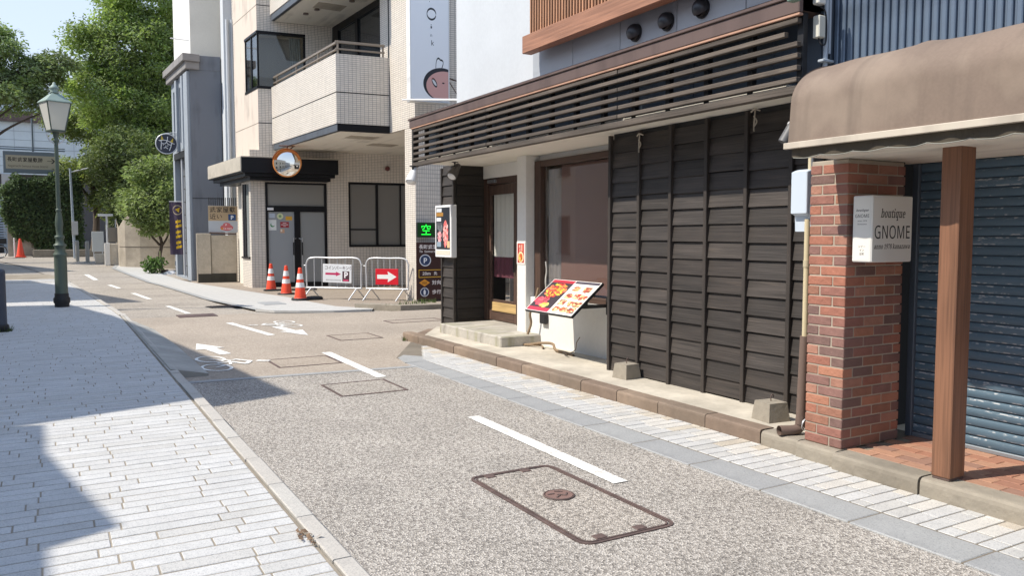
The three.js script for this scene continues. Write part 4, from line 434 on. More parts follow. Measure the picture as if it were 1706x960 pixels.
// meter box, pipes and conduits between the two shops
{ const t = thing('meter_box', 'pale blue meter box with cable loop beside the brick pillar', 'meter box', [4.80, 1.86, -4.06]); const m = mat({ color: rgb(.55, .62, .70), roughness: .45 }); const s = new THREE.Shape(); s.moveTo(-.07, .20); s.quadraticCurveTo(0, .23, .08, .22); s.lineTo(.08, -.2); s.lineTo(-.02, -.22); s.lineTo(-.025, -.11); s.lineTo(-.07, -.09); s.closePath(); const g = new THREE.ExtrudeGeometry(s, { depth: .13, bevelEnabled: true, bevelSize: .008, bevelThickness: .008, bevelSegments: 2 }); part(t, 'case', muv(g), m, [.02, 0, -.08]); part(t, 'lid_rim', span(.104, .118, -.2, .22, -.09, .06, .004), tint(m, .1, .14, .22)); part(t, 'cable', tube([[-.02, .3, .07], [-.02, .1, .08], [-.035, -.1, .08], [.0, -.22, .08], [.05, -.26, .07], [.1, -.18, .08], [.13, .0, .07], [.12, .2, .06]], .012, 40, 7), mat({ color: rgb(.12, .13, .15), roughness: .6 })); part(t, 'cable', tube([[.14, .2, .04], [.16, -.1, .06], [.12, -.3, .07], [.05, -.33, .06]], .013, 24, 7), mat({ color: rgb(.30, .22, .17), roughness: .6 })); part(t, 'conduit', rod([.0, .2, .04], [.0, .33, .04], .02), mat({ color: rgb(.60, .52, .36), roughness: .6 })); }
{ const t = thing('drain_pipe', 'cream pipe over a brown drain pipe with elbow at the pillar foot', 'pipe', [4.79, .121, -4.05]); part(t, 'upper_pipe', rod([0, .72, .02], [0, 1.60, .02], .021, 14), mat({ map: dirtTex, color: rgb(.58, .50, .33), roughness: .6 })); part(t, 'coupling', rod([0, 1.25, .02], [0, 1.30, .02], .025, 14), mat({ color: rgb(.50, .43, .29), roughness: .6 })); part(t, 'lower_pipe', rod([0, .08, .0], [0, .74, .02], .036, 16, .034), mat({ map: dirtTex, color: rgb(.155, .108, .088), roughness: .6 })); part(t, 'elbow', tube([[0, .12, 0], [0, .05, -.01], [-.04, .036, -.02], [-.16, .036, -.06]], .037, 16, 14), mat({ map: dirtTex, color: rgb(.155, .108, .088), roughness: .6 })); part(t, 'wire_coil', new THREE.TorusGeometry(.035, .004, 6, 24), M.galv, [.0, .09, .045]); part(t, 'wire_coil', new THREE.TorusGeometry(.045, .004, 6, 24), M.galv, [.0, .085, .047], [.2, .1, 0]); part(t, 'wire_coil', rod([0, .09, .05], [.09, .11, .08], .005), M.galv); }
{ const t = thing('service_conduit', 'pale grey conduit with junction boxes at the joint of the two shops', 'conduit', [4.95, 2.75, -4.09]); const m = mat({ color: rgb(.42, .47, .52), roughness: .5 }); part(t, 'pipe', rod([.06, -.02, 0], [.06, 2.6, 0], .018, 12), m); part(t, 'pipe', rod([.10, .2, -.0], [.10, 2.6, 0], .012, 12), m); part(t, 'bracket', span(0, .12, .13, .15, -.02, .03), m); part(t, 'junction_box', span(-.05, .02, .30, .46, -.03, .03, .006), mat({ color: rgb(.62, .61, .53), roughness: .5 })); part(t, 'junction_box', span(-.06, .02, .54, .80, -.03, .03, .008), mat({ color: rgb(.72, .71, .66), roughness: .5 })); part(t, 'cable', tube([[-.02, .3, .0], [-.01, .25, .02], [.03, .26, .02], [.02, .5, .02], [-.03, .52, .02]], .006, 24, 6), M.black); part(t, 'gutter_spout', span(-.34, -.27, .52, .9, -.02, .05, .006), mat({ color: rgb(.17, .25, .20), roughness: .6 })); }

// ================= TILED CORNER BUILDING =================
const AD = [.9903, .1392], BD = [-.0523, -.9986]; // along its front, along its street side (away)
const off = (p, a, b) => [p[0] + AD[0] * a + BD[0] * b, p[1] + AD[1] * a + BD[1] * b];
{ const B = thing('tiled_building', 'cream tiled corner building with stacked balconies over a parking entry', 'building');
  const W0 = [5.52, -25.08], W1 = off(W0, 2.22, 0), G0 = [5.25, -25.12], G1 = off(G0, 12, 0), T = [7.60, -17.95], S = off(T, 0, 1.45), S2 = off(T, 0, 2.0), T1 = off(T, 9, 0), Bc = [6.19, -19.55], Be = [5.90, -25.0];
  const FG = frame(G0, G1), FW = frame(W0, W1);
  // ground floor back wall with door and window openings
  fpart(B, 'ground_wall', FG, wallGeo(12, 0, 4.2, .2, [[.42, 2.28, .02, 3.24], [2.95, 6.0, 1.28, 3.3]]), M.tile);
  const D = fpart(B, 'entrance', FG, merge([span(.42, .50, .02, 3.24, -.14, -.02), span(2.20, 2.28, .02, 3.24, -.14, -.02), span(.50, 2.20, 2.34, 2.52, -.14, -.015), span(1.28, 1.46, .02, 2.34, -.12, -.03), span(.5, 2.2, .02, .16, -.12, -.03), span(.5, 2.2, 3.18, 3.24, -.12, -.03)]), M.blackGloss);
  const sub = (p, n, g, m) => part(p, n, g, m);
  sub(D, 'pane', span(.50, 1.28, .16, 2.34, -.09, -.08, .001), M.frosted); sub(D, 'pane', span(1.46, 2.20, .16, 2.34, -.09, -.08, .001), tint(M.frosted, .27, .285, .29)); sub(D, 'transom_pane', span(.5, 2.2, 2.52, 3.18, -.09, -.08, .001), tint(M.frosted, .25, .245, .225)); sub(D, 'handle', merge([rod([1.24, .3, .03], [1.24, 1.55, .03], .014), rod([1.24, 1.5, .03], [1.33, 1.52, -.02], .012)]), M.steel); sub(D, 'handle', merge([rod([1.50, .3, .03], [1.50, 1.55, .03], .014), rod([1.5, 1.5, .03], [1.41, 1.52, -.02], .012)]), M.steel); sub(D, 'grip', rod([1.24, 1.0, .03], [1.24, 1.4, .03], .022), M.black); sub(D, 'grip', rod([1.5, 1.0, .03], [1.5, 1.4, .03], .022), M.black); sub(D, 'door_bell', span(.48, .66, 2.38, 2.46, -.02, .02), M.whiteSteel);
  const st = (w, h, x, y, dr) => { const m = part(D, 'sticker', quad(w, h), print(w, h, 500, dr), [x, y, -.078]); };
  st(.17, .14, .62, 2.22, x => fillR(x, '#b9c4d4', 0, 0, 1, 1)); st(.2, .2, .86, 2.2, (x, a) => { fillR(x, '#8a9095', 0, 0, 1, 1); circ(x, a, '#cfd6ac', .5, .5, .48); circ(x, a, '#7aa06a', .5, .5, .2); }); st(.2, .12, 1.12, 2.14, x => fillR(x, '#d9a632', 0, 0, 1, 1)); st(.23, .32, .63, 1.93, (x, a) => { fillR(x, '#dfe3e2', 0, 0, 1, 1); circ(x, a, '#2f8a55', .5, .5, .2); circ(x, a, '#dfe3e2', .58, .42, .17); }); st(.26, .18, .99, 1.94, (x, a) => { fillR(x, '#9c2a33', 0, 0, 1, 1); fillR(x, '#e3c9c9', .3, .15, .4, .12); fillR(x, '#e3c9c9', .1, .42, .8, .14); fillR(x, '#e3c9c9', .35, .72, .3, .1); }); st(.13, .13, .92, 1.75, x => { fillR(x, '#c9a183', 0, 0, 1, 1); fillR(x, '#e8ddd2', .1, .1, .35, .6); });
  const Wn = fpart(B, 'window', FG, merge([span(2.95, 3.02, 1.28, 3.3, -.16, -.04), span(2.95, 6.0, 3.23, 3.3, -.155, -.045), span(2.95, 6.0, 1.24, 1.31, -.17, .02), span(3.83, 3.91, 1.31, 3.23, -.15, -.05), span(4.62, 4.66, 1.31, 3.23, -.15, -.05), span(3.02, 3.83, 1.78, 1.82, -.14, -.06)]), M.blackGloss);
  sub(Wn, 'pane', span(3.02, 6.0, 1.31, 3.23, -.11, -.10, .001), new THREE.MeshPhysicalMaterial({ color: rgb(.22, .21, .19), roughness: .08, metalness: 0 }));
  const ml = part(B, 'wall_lamp', new THREE.SphereGeometry(.08, 14, 10), mat({ color: rgb(.12, .03, .03), roughness: .4 })); ml.applyMatrix4(FG); ml.translateX(4.2); ml.translateY(3.75); ml.translateZ(.06);
  const FSW = frame(off(G0, 0, 1.05), G0); fpart(B, 'ground_street_wall', FSW, wallGeo(1.05, 0, 3.4, .18, [[.05, .86, .95, 3.2]]), M.tile);
  const SW = fpart(B, 'window', FSW, merge([span(.05, .1, .95, 3.2, -.12, -.02), span(.8, .86, .95, 3.2, -.12, -.02), span(.02, .9, .90, .95, -.14, .05), span(.1, .32, .95, 3.2, -.11, -.03)]), M.blackGloss); sub(SW, 'pane', span(.32, .8, .95, 3.2, -.07, -.06, .001), new THREE.MeshPhysicalMaterial({ color: rgb(.25, .27, .27), roughness: .06 })); part(B, 'recess_wall', slab([off(G0, .35, 1.05), off(G0, .6, 1.05), off(G0, .6, 2.9), off(G0, .35, 2.9)], 0, 3.9), M.cream);
  // black canopy over the entrance
  const C0 = off(G0, -.42, -.75), ring = (a0, a1, b0, b1) => [off(C0, a0, b0), off(C0, a1, b0), off(C0, a1, b1), off(C0, a0, b1)];
  part(B, 'canopy', merge([slab(ring(0, 2.8, 0, 4.3), 3.46, 3.90), slab(ring(.12, 2.74, .12, 4.2), 3.36, 3.459), slab(ring(.3, 2.66, .3, 4.1), 3.26, 3.359)]), M.blackGloss);
  part(B, 'canopy_cap', merge([slab(ring(-.03, -.002, .02, 4.3), 3.50, 3.90), slab(ring(-.02, 2.82, -.01, 4.3), 3.902, 3.93)]), mat({ map: concTex, color: rgb(.85, .83, .78), roughness: .9 }));
  // upper wing with corner window
  fpart(B, 'wing_wall', FW, merge([wallGeo(2.22, 3.94, 6.04, .16), at(wallGeo(.80, 6.04, 7.76, .16), 1.42, 0, 0), wallGeo(2.22, 7.76, 14, .16)]), M.tile);
  const FS = frame(off(W0, 0, 2.75), W0); fpart(B, 'wing_street_wall', FS, merge([wallGeo(2.75, 3.94, 6.04, .16), at(wallGeo(1.35, 6.04, 7.76, .16), 0, 0, 0), wallGeo(2.75, 7.76, 14, .16)]), M.pinkCream);
  for (const y of [5.0, 8.5]) { fpart(B, 'joint', FW, span(.0, 2.2, y, y + .025, -.01, .004, .001), M.black); fpart(B, 'joint', FS, span(0, 2.75, y, y + .02, -.01, .004, .001), M.concD); }
  const CW = fpart(B, 'corner_window', FW, merge([span(-.01, 1.42, 6.04, 6.12, -.14, .02), span(-.01, 1.42, 7.68, 7.76, -.14, .02), span(1.36, 1.42, 6.12, 7.68, -.12, 0)]), M.blackGloss); sub(CW, 'pane', span(.01, 1.36, 6.12, 7.68, -.03, -.02, .001), M.tintGlass); sub(CW, 'roller_blind', span(.05, 1.3, 6.45, 7.66, -.42, -.41, .001), mat({ color: rgb(.55, .46, .40), roughness: .9 })); sub(CW, 'curtain', (() => { const q = []; for (let i = 0; i < 24; i++) { const f = k => -.14 + .015 * Math.sin(k * 1.2), x = k => 1.0 + k * .014; q.push([[x(i), 6.1, f(i)], [x(i + 1), 6.1, f(i + 1)], [x(i + 1) - .05, 7.65, f(i + 1)], [x(i) - .05, 7.65, f(i)]]); } return muv(tris(q)); })(), mat({ color: rgb(.5, .49, .46), roughness: .95 }));
  const CS = fpart(B, 'corner_window', FS, merge([span(1.35, 2.76, 6.04, 6.12, -.14, .02), span(1.35, 2.76, 7.68, 7.76, -.14, .02), span(1.35, 1.41, 6.12, 7.68, -.12, 0), span(2.0, 2.1, 6.12, 7.68, -.12, 0), span(2.72, 2.76, 6.12, 7.68, -.05, 0)]), M.blackGloss); sub(CS, 'pane', span(1.41, 2.74, 6.12, 7.68, -.03, -.02, .001), M.tintGlass);
  part(B, 'wing_room', merge([slab([off(W0, .16, .2), off(W0, 2.1, .2), off(W0, 2.1, 2.6), off(W0, .16, 2.6)], 5.95, 6.0), slab([off(W0, .16, .2), off(W0, 2.1, .2), off(W0, 2.1, 2.6), off(W0, .16, 2.6)], 7.8, 7.85), slab([off(W0, .16, 2.45), off(W0, 2.1, 2.45), off(W0, 2.1, 2.55), off(W0, .16, 2.55)], 6, 7.8), slab([off(W0, 2.0, .2), off(W0, 2.1, .2), off(W0, 2.1, 2.45), off(W0, 2.0, 2.45)], 6, 7.8)]), mat({ color: rgb(.74, .66, .58), roughness: .9 }));
  // slabs, soffits
  const flo = (y, lab) => { part(B, 'soffit', slab([off(Bc, .10, .10), off(S, 0, .10), off(S, .1, .1), off(T, .1, .1), off(T1, 0, .1), off(T1, 0, 8), W1, off(Be, .10, 0)], y, y + .12), M.soffit); };
  flo(4.20); flo(8.06); 
  // balconies
  const balcony = y0 => { const f1 = frame(Be, Bc), f2 = frame(Bc, S), l1 = f1.len, l2 = f2.len; const g = fpart(B, 'balcony', f1, merge([wallGeo(l1, y0 + .17, y0 + .92, .14), wallGeo(l1, y0 + .95, y0 + 1.87, .14)]), M.tile);
    const f2l = new THREE.Matrix4().copy(f1).invert().multiply(f2); const sp = (n, geo, m, second) => { const k = part(g, n, geo, m); if (second) k.applyMatrix4(f2l); return k; };
    sp('front_parapet', merge([wallGeo(l2, y0 + .17, y0 + .92, .14), wallGeo(l2, y0 + .95, y0 + 1.87, .14)]), M.tile, 1); sp('joint', span(0, l1 - .01, y0 + .92, y0 + .95, -.13, -.012, .001), M.black); sp('joint', span(.01, l2, y0 + .92, y0 + .95, -.13, -.012, .001), M.black, 1);
    sp('edge_band', span(.05, l1 - .02, y0 - .01, y0 + .17, -.13, -.02, .004), mat({ map: dirtTex, color: rgb(.10, .115, .14), roughness: .5, metalness: .2 })); sp('edge_band', span(.02, l2, y0 - .01, y0 + .17, -.13, -.02, .004), M.blackGloss, 1);
    for (const [h, r] of [[2.17, .03], [2.0, .02]]) { sp('rail', span(.05, l1 - .03, y0 + h - r, y0 + h + r, -.10, -.05, .006), M.rail); sp('rail', span(-.0, l2 - .1, y0 + h - r, y0 + h + r, -.10, -.05, .006), M.rail, 1); }
    for (const u of [.4, 2.2, 4.0, l1 - .06]) sp('rail_post', span(u - .02, u + .02, y0 + 1.87, y0 + 2.15, -.095, -.055), M.rail); for (const u of [l2 - .14]) sp('rail_post', span(u - .02, u + .02, y0 + 1.87, y0 + 2.15, -.095, -.055), M.rail, 1); };
  balcony(4.21); balcony(8.07);
  // glazing behind the balcony
  const FGl = frame(W1, [7.93, -19.9]); const gl = fpart(B, 'glazed_wall', FGl, merge([span(0, .5, 4.35, 8.05, -.12, -.02), span(1.9, 2.1, 4.35, 8.05, -.12, -.02), span(3.7, 3.8, 4.35, 8.05, -.12, -.02), span(0, FGl.len, 7.85, 8.05, -.115, -.025), span(4.75, FGl.len, 4.35, 8.05, -.12, -.02)]), M.blackGloss); sub(gl, 'pane', span(.5, FGl.len, 4.35, 7.85, -.08, -.07, .001), new THREE.MeshPhysicalMaterial({ color: rgb(.03, .035, .04), roughness: .05 }));
  part(B, 'curtain', slab([off(S2, .32, .0), off(S2, .36, -.02), off(S2, .36, .5), off(S2, .32, .5)], 4.35, 8.05), mat({ color: rgb(.33, .36, .42), roughness: .8 }));
  // tower on the right and its pillar
  fpart(B, 'tower_street_wall', frame(S2, T), wallGeo(2.0, 4.21, 14, .18), M.tile); fpart(B, 'tower_wall', frame(T, T1), wallGeo(9, 4.21, 14, .18), M.tile); fpart(B, 'pillar', frame(off(T, 0, .58), T), wallGeo(.58, 0, 4.2, .95), M.tile);
  fpart(B, 'corner_trim', frame(S2, T), span(.50, .56, 4.2, 8.0, -.01, .01, .002), M.black); part(B, 'back_block', slab([off(W0, .3, 2.75), off(W0, 8, 2.75), off(W0, 8, 9), off(W0, .3, 9)], 0, 13.9), M.tile); fpart(B, 'roof_slab', FW, span(-.2, 10, 13.95, 14.1, -6, 8, .01), M.concD);
  // ceiling fittings
  for (const [x, z, s] of [[7.2, -20.6, .55], [8.3, -22.0, .55]]) part(B, 'access_panel', box(s * 1.4, .012, s), tint(M.soffit, .42, .38, .32), [x, 4.195, z]); part(B, 'access_panel', box(.8, .012, .6), tint(M.soffit, .42, .38, .32), [7.0, 8.055, -22.6]); for (const [x, z] of [[6.9, -21.2], [7.35, -21.7], [6.6, -23.6], [6.75, -23.0]]) part(B, 'downlight', new THREE.CylinderGeometry(.07, .08, .05, 16), mat({ color: rgb(.16, .12, .10), roughness: .5 }), [x, 8.045, z]); part(B, 'ceiling_bulb', lathe([[0, 0], [.03, -.02], [.045, -.07], [.03, -.11], [0, -.12]], 12), M.whiteSteel, [7.9, 4.19, -18.6]);
}
// recessed panel between the two buildings
solo('gap_wall', 'pale blue recessed wall strip with drain pipe between grey and tiled buildings', 'wall', merge([slab([[5.32, -29.75], [5.95, -29.7], [5.95, -29.2], [5.32, -29.25]], 0, 13), rod([5.42, 2.5, -29.16], [5.42, 9, -29.16], .05), rod([5.58, 2.5, -29.15], [5.58, 9.0, -29.15], .035)]), M.blueWhite);
// vertical sign on the tower
{ const p = off([7.60, -17.95], -.42, -.72); const t = thing('vertical_shop_sign', 'tall white vertical shop sign lettered Oink on the tiled tower', 'sign', [p[0] + .48, 0, p[1]], -.10); const w = .96, h = 4.4; part(t, 'case', span(-w / 2, w / 2, 4.72, 4.72 + h, -.26, 0, .01), mat({ map: dirtTex, color: rgb(.76, .78, .80), roughness: .45 }));
  const m = print(w - .06, 3.2, 300, (x, a) => { fillR(x, '#f0f1f2', 0, 0, 1, 1); x.strokeStyle = '#26272b'; x.lineCap = 'round'; const E = (cx, cy, rx, ry, lw) => { x.lineWidth = lw; x.beginPath(); x.ellipse(cx, cy, rx, ry, 0, 0.3, 6.1); x.stroke(); };
      x.save(); E(.55, .39, .12, .038, .014); fillR(x, '#26272b', .525, .475, .035, .016); fillR(x, '#26272b', .53, .463, .02, .006); x.restore(); text(x, a, 'n', .54, .54, .028, '#26272b', ''); text(x, a, 'k', .57, .595, .048, '#26272b', ''); text(x, a, '\'', .5, .31, .03, '#26272b', '');
      x.save(); x.beginPath(); x.rect(0, 0, 1, .985); x.clip(); x.fillStyle = '#26262c'; x.beginPath(); x.ellipse(.82, .885, .50, .118, 0, 0, 6.3); x.fill(); x.fillStyle = '#d6a39a'; x.beginPath(); x.ellipse(.90, .898, .50, .108, 0, 0, 6.3); x.fill(); x.lineWidth = .012; x.fillStyle = '#d8d8d8'; x.beginPath(); x.ellipse(.62, .875, .07, .02, .3, 0, 6.3); x.fill(); x.stroke(); x.fillStyle = '#3a2a2c'; x.beginPath(); x.ellipse(.86, .875, .035, .005, 0, 0, 6.3); x.fill(); x.fillStyle = '#b5543f'; x.fillRect(.56, .843, .03, .008); x.restore(); x.lineWidth = .012; x.beginPath(); x.moveTo(.66, .77); x.bezierCurveTo(.66, .69, .74, .69, .78, .71); x.bezierCurveTo(.9, .71, .86, .74, .82, .77); x.stroke(); });
  part(t, 'front_print', quad(w - .06, 3.2), m, [0, 4.75 + 1.6, .002]); part(t, 'bottom_tray', span(-w / 2, w / 2, 4.69, 4.715, -.26, .02), M.galv); part(t, 'bracket', merge([rod([w / 2, 5.3, -.1], [w / 2 + .4, 5.26, -.3], .018), rod([w / 2, 5.25, -.1], [w / 2 + .38, 4.85, -.3], .012)]), M.rust); }
solo('support_rod', 'thin white rod running from the tall sign to the restaurant roof', 'rod', rod([6.95, 4.66, -17.1], [5.62, 3.66, -11.0], .02, 8), M.whiteSteel);
// LED vacancy sign and direction sign at the pillar
{ const f = off([7.60, -17.95], .0, 0); const t = thing('vacancy_sign', 'small black LED sign with green vacancy character on the tiled pillar', 'sign', [f[0] + .20, 1.74, f[1] + .14], -.14); part(t, 'case', cbox(.46, .36, .08, .008), M.black); const draw = (bg, fg) => (x, a) => { fillR(x, bg, 0, 0, 1, 1); kana(x, a, '空', .17, .08, .9, fg, .075); }; const c = print(.43, .33, 400, draw('#04180a', '#39ff62')); const e = print(.43, .33, 400, draw('#00210a', '#2fff55')); c.emissiveMap = e.map; c.emissive = rgb(.25, 1, .35); c.emissiveIntensity = 1.1; part(t, 'display', quad(.43, .33), c, [0, 0, .0415]); }
{ const f = off([7.60, -17.95], .0, 0); const t = thing('parking_direction_sign', 'dark brown parking direction board at the foot of the tiled pillar', 'sign', [f[0] + .48, .75, f[1] + .19], -.14); const w = 1.06, h = 1.38; part(t, 'board', cbox(w, h, .05, .004), mat({ color: rgb(.045, .018, .016), roughness: .4 })); part(t, 'leg', span(-.5, .4, -.74, -.69, -.06, .02), M.black);
  const m = print(w - .01, h - .01, 420, (x, a) => { const bg = '#3a1c1b', wh = '#e9e4e0'; fillR(x, bg, 0, 0, 1, 1); kana(x, a, '長町武家屋敷跡', .05, .035, .085, wh, .13); text(x, a, 'To  Samurai District', .06, .155, .055, wh, 'bold', 'sans-serif', 'left'); circ(x, a, '#dfe3ea', .2, .31, .105); circ(x, a, '#2f4166', .2, .31, .088); text(x, a, 'P', .2, .315, .13, '#f2f4f8'); x.strokeStyle = '#e8b93c'; x.lineWidth = .012; x.beginPath(); for (const [i, q] of [[.05, .48], [.68, .48], [.70, .36], [.9, .52], [.9, .60], [.05, .61], [.05, .48]].entries()) i ? x.lineTo(...q) : x.moveTo(...q); x.closePath(); x.stroke(); text(x, a, '20m', .13, .545, .075, wh, 'bold', 'sans-serif', 'left'); kana(x, a, '先', .40, .51, .07, wh, .13); poly(x, '#e0962e', [[.18, .64], [.31, .705], [.18, .77], [.05, .705]]); fillR(x, '#4a2a12', .12, .695, .12, .008); fillR(x, '#4a2a12', .12, .715, .12, .008); kana(x, a, '対向車に注', .36, .665, .085, wh, .13); circ(x, a, '#d8dee6', .18, .87, .08); circ(x, a, '#24365c', .18, .87, .066); poly(x, '#e9ecf0', [[.18, .81], [.21, .86], [.2, .92], [.16, .92], [.15, .86]]); kana(x, a, '歩行者優先', .36, .83, .085, wh, .13); }); part(t, 'board_print', quad(w - .01, h - .01), m, [0, 0, .0258]); }

// ================= GREY BUILDING AND WALL =================
{ const B = thing('grey_building', 'dark grey plastered building with cream upper storeys and slim street pilasters', 'building'); const A0 = [4.30, -30.0], A1 = [5.30, -29.86]; const F1 = frame(A0, A1), F2 = frame(off(A0, 0, 3.4), A0);
  fpart(B, 'side_wall', F1, wallGeo(1.02, 0, 7.35, .2), M.greyWall); fpart(B, 'joint', F1, span(0, 1.02, 2.9, 2.925, -.01, .004, .001), M.black);
  fpart(B, 'street_wall', F2, wallGeo(3.4, 0, 7.35, .2, [[.3, 2.7, .1, 4.7], [1.5, 2.15, 5.0, 7.0], [.35, 1.1, 5.0, 7.0]]), M.greyLight); for (const u of [2.75, 2.25, 1.15]) fpart(B, 'pilaster', F2, span(u, u + (u > 2.5 ? .62 : .28), u > 2.5 ? 0 : 4.7, 7.3, 0, .10, .01, 'y'), M.greyLight);
  fpart(B, 'shop_front', F2, merge([span(.3, 2.7, .1, 4.7, -.5, -.35), span(2.3, 2.7, .1, 4.65, -.34, .04), span(.3, 2.3, 4.45, 4.69, -.34, .02)]), M.black); for (let i = 0; i < 9; i++) fpart(B, 'lattice_bar', F2, span(2.26, 2.74, .5 + i * .46, .53 + i * .46, .042, .07), M.dark);
  const cor = merge([span(-.15, 3.56, 7.35, 7.6, -.3, .16, .01), span(-.2, 3.64, 7.6, 7.85, -.3, .26, .01)]); fpart(B, 'cornice', F2, cor, mat({ map: dirtTex, color: rgb(.26, .25, .25), roughness: .8 })); fpart(B, 'cornice', F1, merge([span(.02, 1.02, 7.35, 7.85, -.18, .012, .004)]), M.greyWall);
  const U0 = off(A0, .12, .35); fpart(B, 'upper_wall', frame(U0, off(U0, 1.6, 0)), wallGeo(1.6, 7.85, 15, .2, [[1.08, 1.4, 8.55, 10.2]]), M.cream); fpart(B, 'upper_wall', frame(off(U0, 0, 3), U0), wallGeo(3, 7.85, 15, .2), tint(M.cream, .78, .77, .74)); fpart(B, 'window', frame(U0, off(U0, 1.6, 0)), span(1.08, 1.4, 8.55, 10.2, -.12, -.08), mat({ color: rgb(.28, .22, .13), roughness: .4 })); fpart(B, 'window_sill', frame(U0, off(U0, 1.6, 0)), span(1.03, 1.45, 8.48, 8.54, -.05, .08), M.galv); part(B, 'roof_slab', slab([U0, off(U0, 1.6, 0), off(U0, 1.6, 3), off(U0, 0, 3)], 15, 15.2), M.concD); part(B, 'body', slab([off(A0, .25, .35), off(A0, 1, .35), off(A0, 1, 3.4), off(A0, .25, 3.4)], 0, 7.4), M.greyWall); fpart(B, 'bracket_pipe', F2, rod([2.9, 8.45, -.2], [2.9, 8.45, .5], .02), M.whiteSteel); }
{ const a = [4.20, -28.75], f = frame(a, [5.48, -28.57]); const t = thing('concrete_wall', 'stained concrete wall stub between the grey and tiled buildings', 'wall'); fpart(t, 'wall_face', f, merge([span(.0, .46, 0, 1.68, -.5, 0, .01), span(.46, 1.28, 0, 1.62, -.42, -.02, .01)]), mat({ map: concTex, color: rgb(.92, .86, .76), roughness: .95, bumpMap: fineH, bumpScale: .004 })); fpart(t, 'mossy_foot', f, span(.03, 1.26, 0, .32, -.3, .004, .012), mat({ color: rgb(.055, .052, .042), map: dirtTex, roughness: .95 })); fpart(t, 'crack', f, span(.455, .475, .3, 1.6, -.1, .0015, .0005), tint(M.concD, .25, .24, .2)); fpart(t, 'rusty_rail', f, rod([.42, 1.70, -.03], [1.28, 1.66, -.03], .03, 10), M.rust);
  const s = thing('parking_board', 'beige parking notice board standing above the concrete wall', 'sign', [0, 0, 0]); const w = .94; fpart(s, 'board', f, span(.40, 1.34, 1.72, 2.62, -.12, -.08), M.cream); for (let i = 0; i < 14; i++) fpart(s, 'picket', f, span(.42 + i * .066, .445 + i * .066, 2.62, 2.9, -.11, -.09), M.black);
  const m1 = print(w, .50, 420, (x, a2) => { fillR(x, '#b79f7d', 0, 0, 1, 1); kana(x, a2, '武家屋敷', .05, .05, .42, '#1c1712', .085); kana(x, a2, '近い', .05, .52, .42, '#1c1712', .085); fillR(x, '#1f4a80', .68, .55, .26, .42); text(x, a2, 'P', .81, .77, .38, '#f4f6fa'); }); const q1 = part(s, 'notice_print', quad(w, .5), m1); q1.applyMatrix4(f); q1.translateX(.87); q1.translateY(2.36); q1.translateZ(-.078);
  const m2 = print(w, .38, 420, (x, a2) => { fillR(x, '#b9bfc6', 0, 0, 1, 1); x.fillStyle = '#c9676b'; x.beginPath(); x.ellipse(.62, .58, .22, .28, 0, 0, 6.3); x.fill(); x.beginPath(); x.ellipse(.62, .34, .13, .2, 0, 0, 6.3); x.fill(); text(x, a2, 'P', .6, .34, .26, '#f0dfe0'); text(x, a2, 'Co net', .64, .66, .24, '#f3e3e3'); circ(x, a2, '#d9823c', .46, .68, .12); }); const q2 = part(s, 'notice_print', quad(w, .38), m2); q2.applyMatrix4(f); q2.translateX(.87); q2.translateY(1.91); q2.translateZ(-.078); }
// round hanging sign and banner
{ const t = thing('round_sign', 'round dark sign with a white bull face emblem on a wall bracket', 'sign', [3.74, 4.96, -32.0], -.1); part(t, 'disc', new THREE.CylinderGeometry(.36, .36, .05, 40).rotateX(Math.PI / 2), mat({ color: rgb(.03, .035, .055), roughness: .5 })); part(t, 'rim', new THREE.TorusGeometry(.36, .022, 8, 48), M.galv, [0, 0, .01]);
  const L = (a, r = .014) => part(t, 'emblem_line', tube(a.map(p => [p[0], p[1], .032]), r, 12, 6), M.whiteSteel); L([[.04, .26], [.03, .14], [.0, .06]]); L([[-.22, .11], [-.08, .13], [.06, .10], [.2, .02]]); L([[-.17, .08], [-.18, -.06], [-.19, -.22]], .016); L([[.17, .02], [.14, -.12], [.09, -.25]], .016); L([[0, .06], [-.05, .0], [-.16, .01]]); L([[0, .06], [.07, -.02], [.15, -.04]]); L([[-.02, -.06], [-.03, -.13], [-.1, -.15]]); L([[-.03, -.13], [.04, -.18]]); L([[-.26, .12], [-.17, .09]]); L([[.16, .03], [.27, -.0]]); for (const x of [-.11, .04]) part(t, 'emblem_dot', new THREE.SphereGeometry(.02, 8, 6), M.whiteSteel, [x, -.04 - (x > 0 ? .03 : 0), .03]);
  for (const [x, y, r] of [[-.15, .22, .1], [.2, .14, -.4]]) part(t, 'emblem_horn', (() => { const g = new THREE.ConeGeometry(.055, .17, 8); g.scale(1, 1, .2); return g; })(), mat({ color: rgb(.62, .44, .05), roughness: .5 }), [x, y, .03], [0, 0, r]); part(t, 'bracket', merge([rod([-.05, .37, 0], [.5, .46, -.03], .015), rod([.05, .35, 0], [.45, .33, -.03], .012), span(.42, .48, .0, .46, -.06, -.02)]), M.galv); }
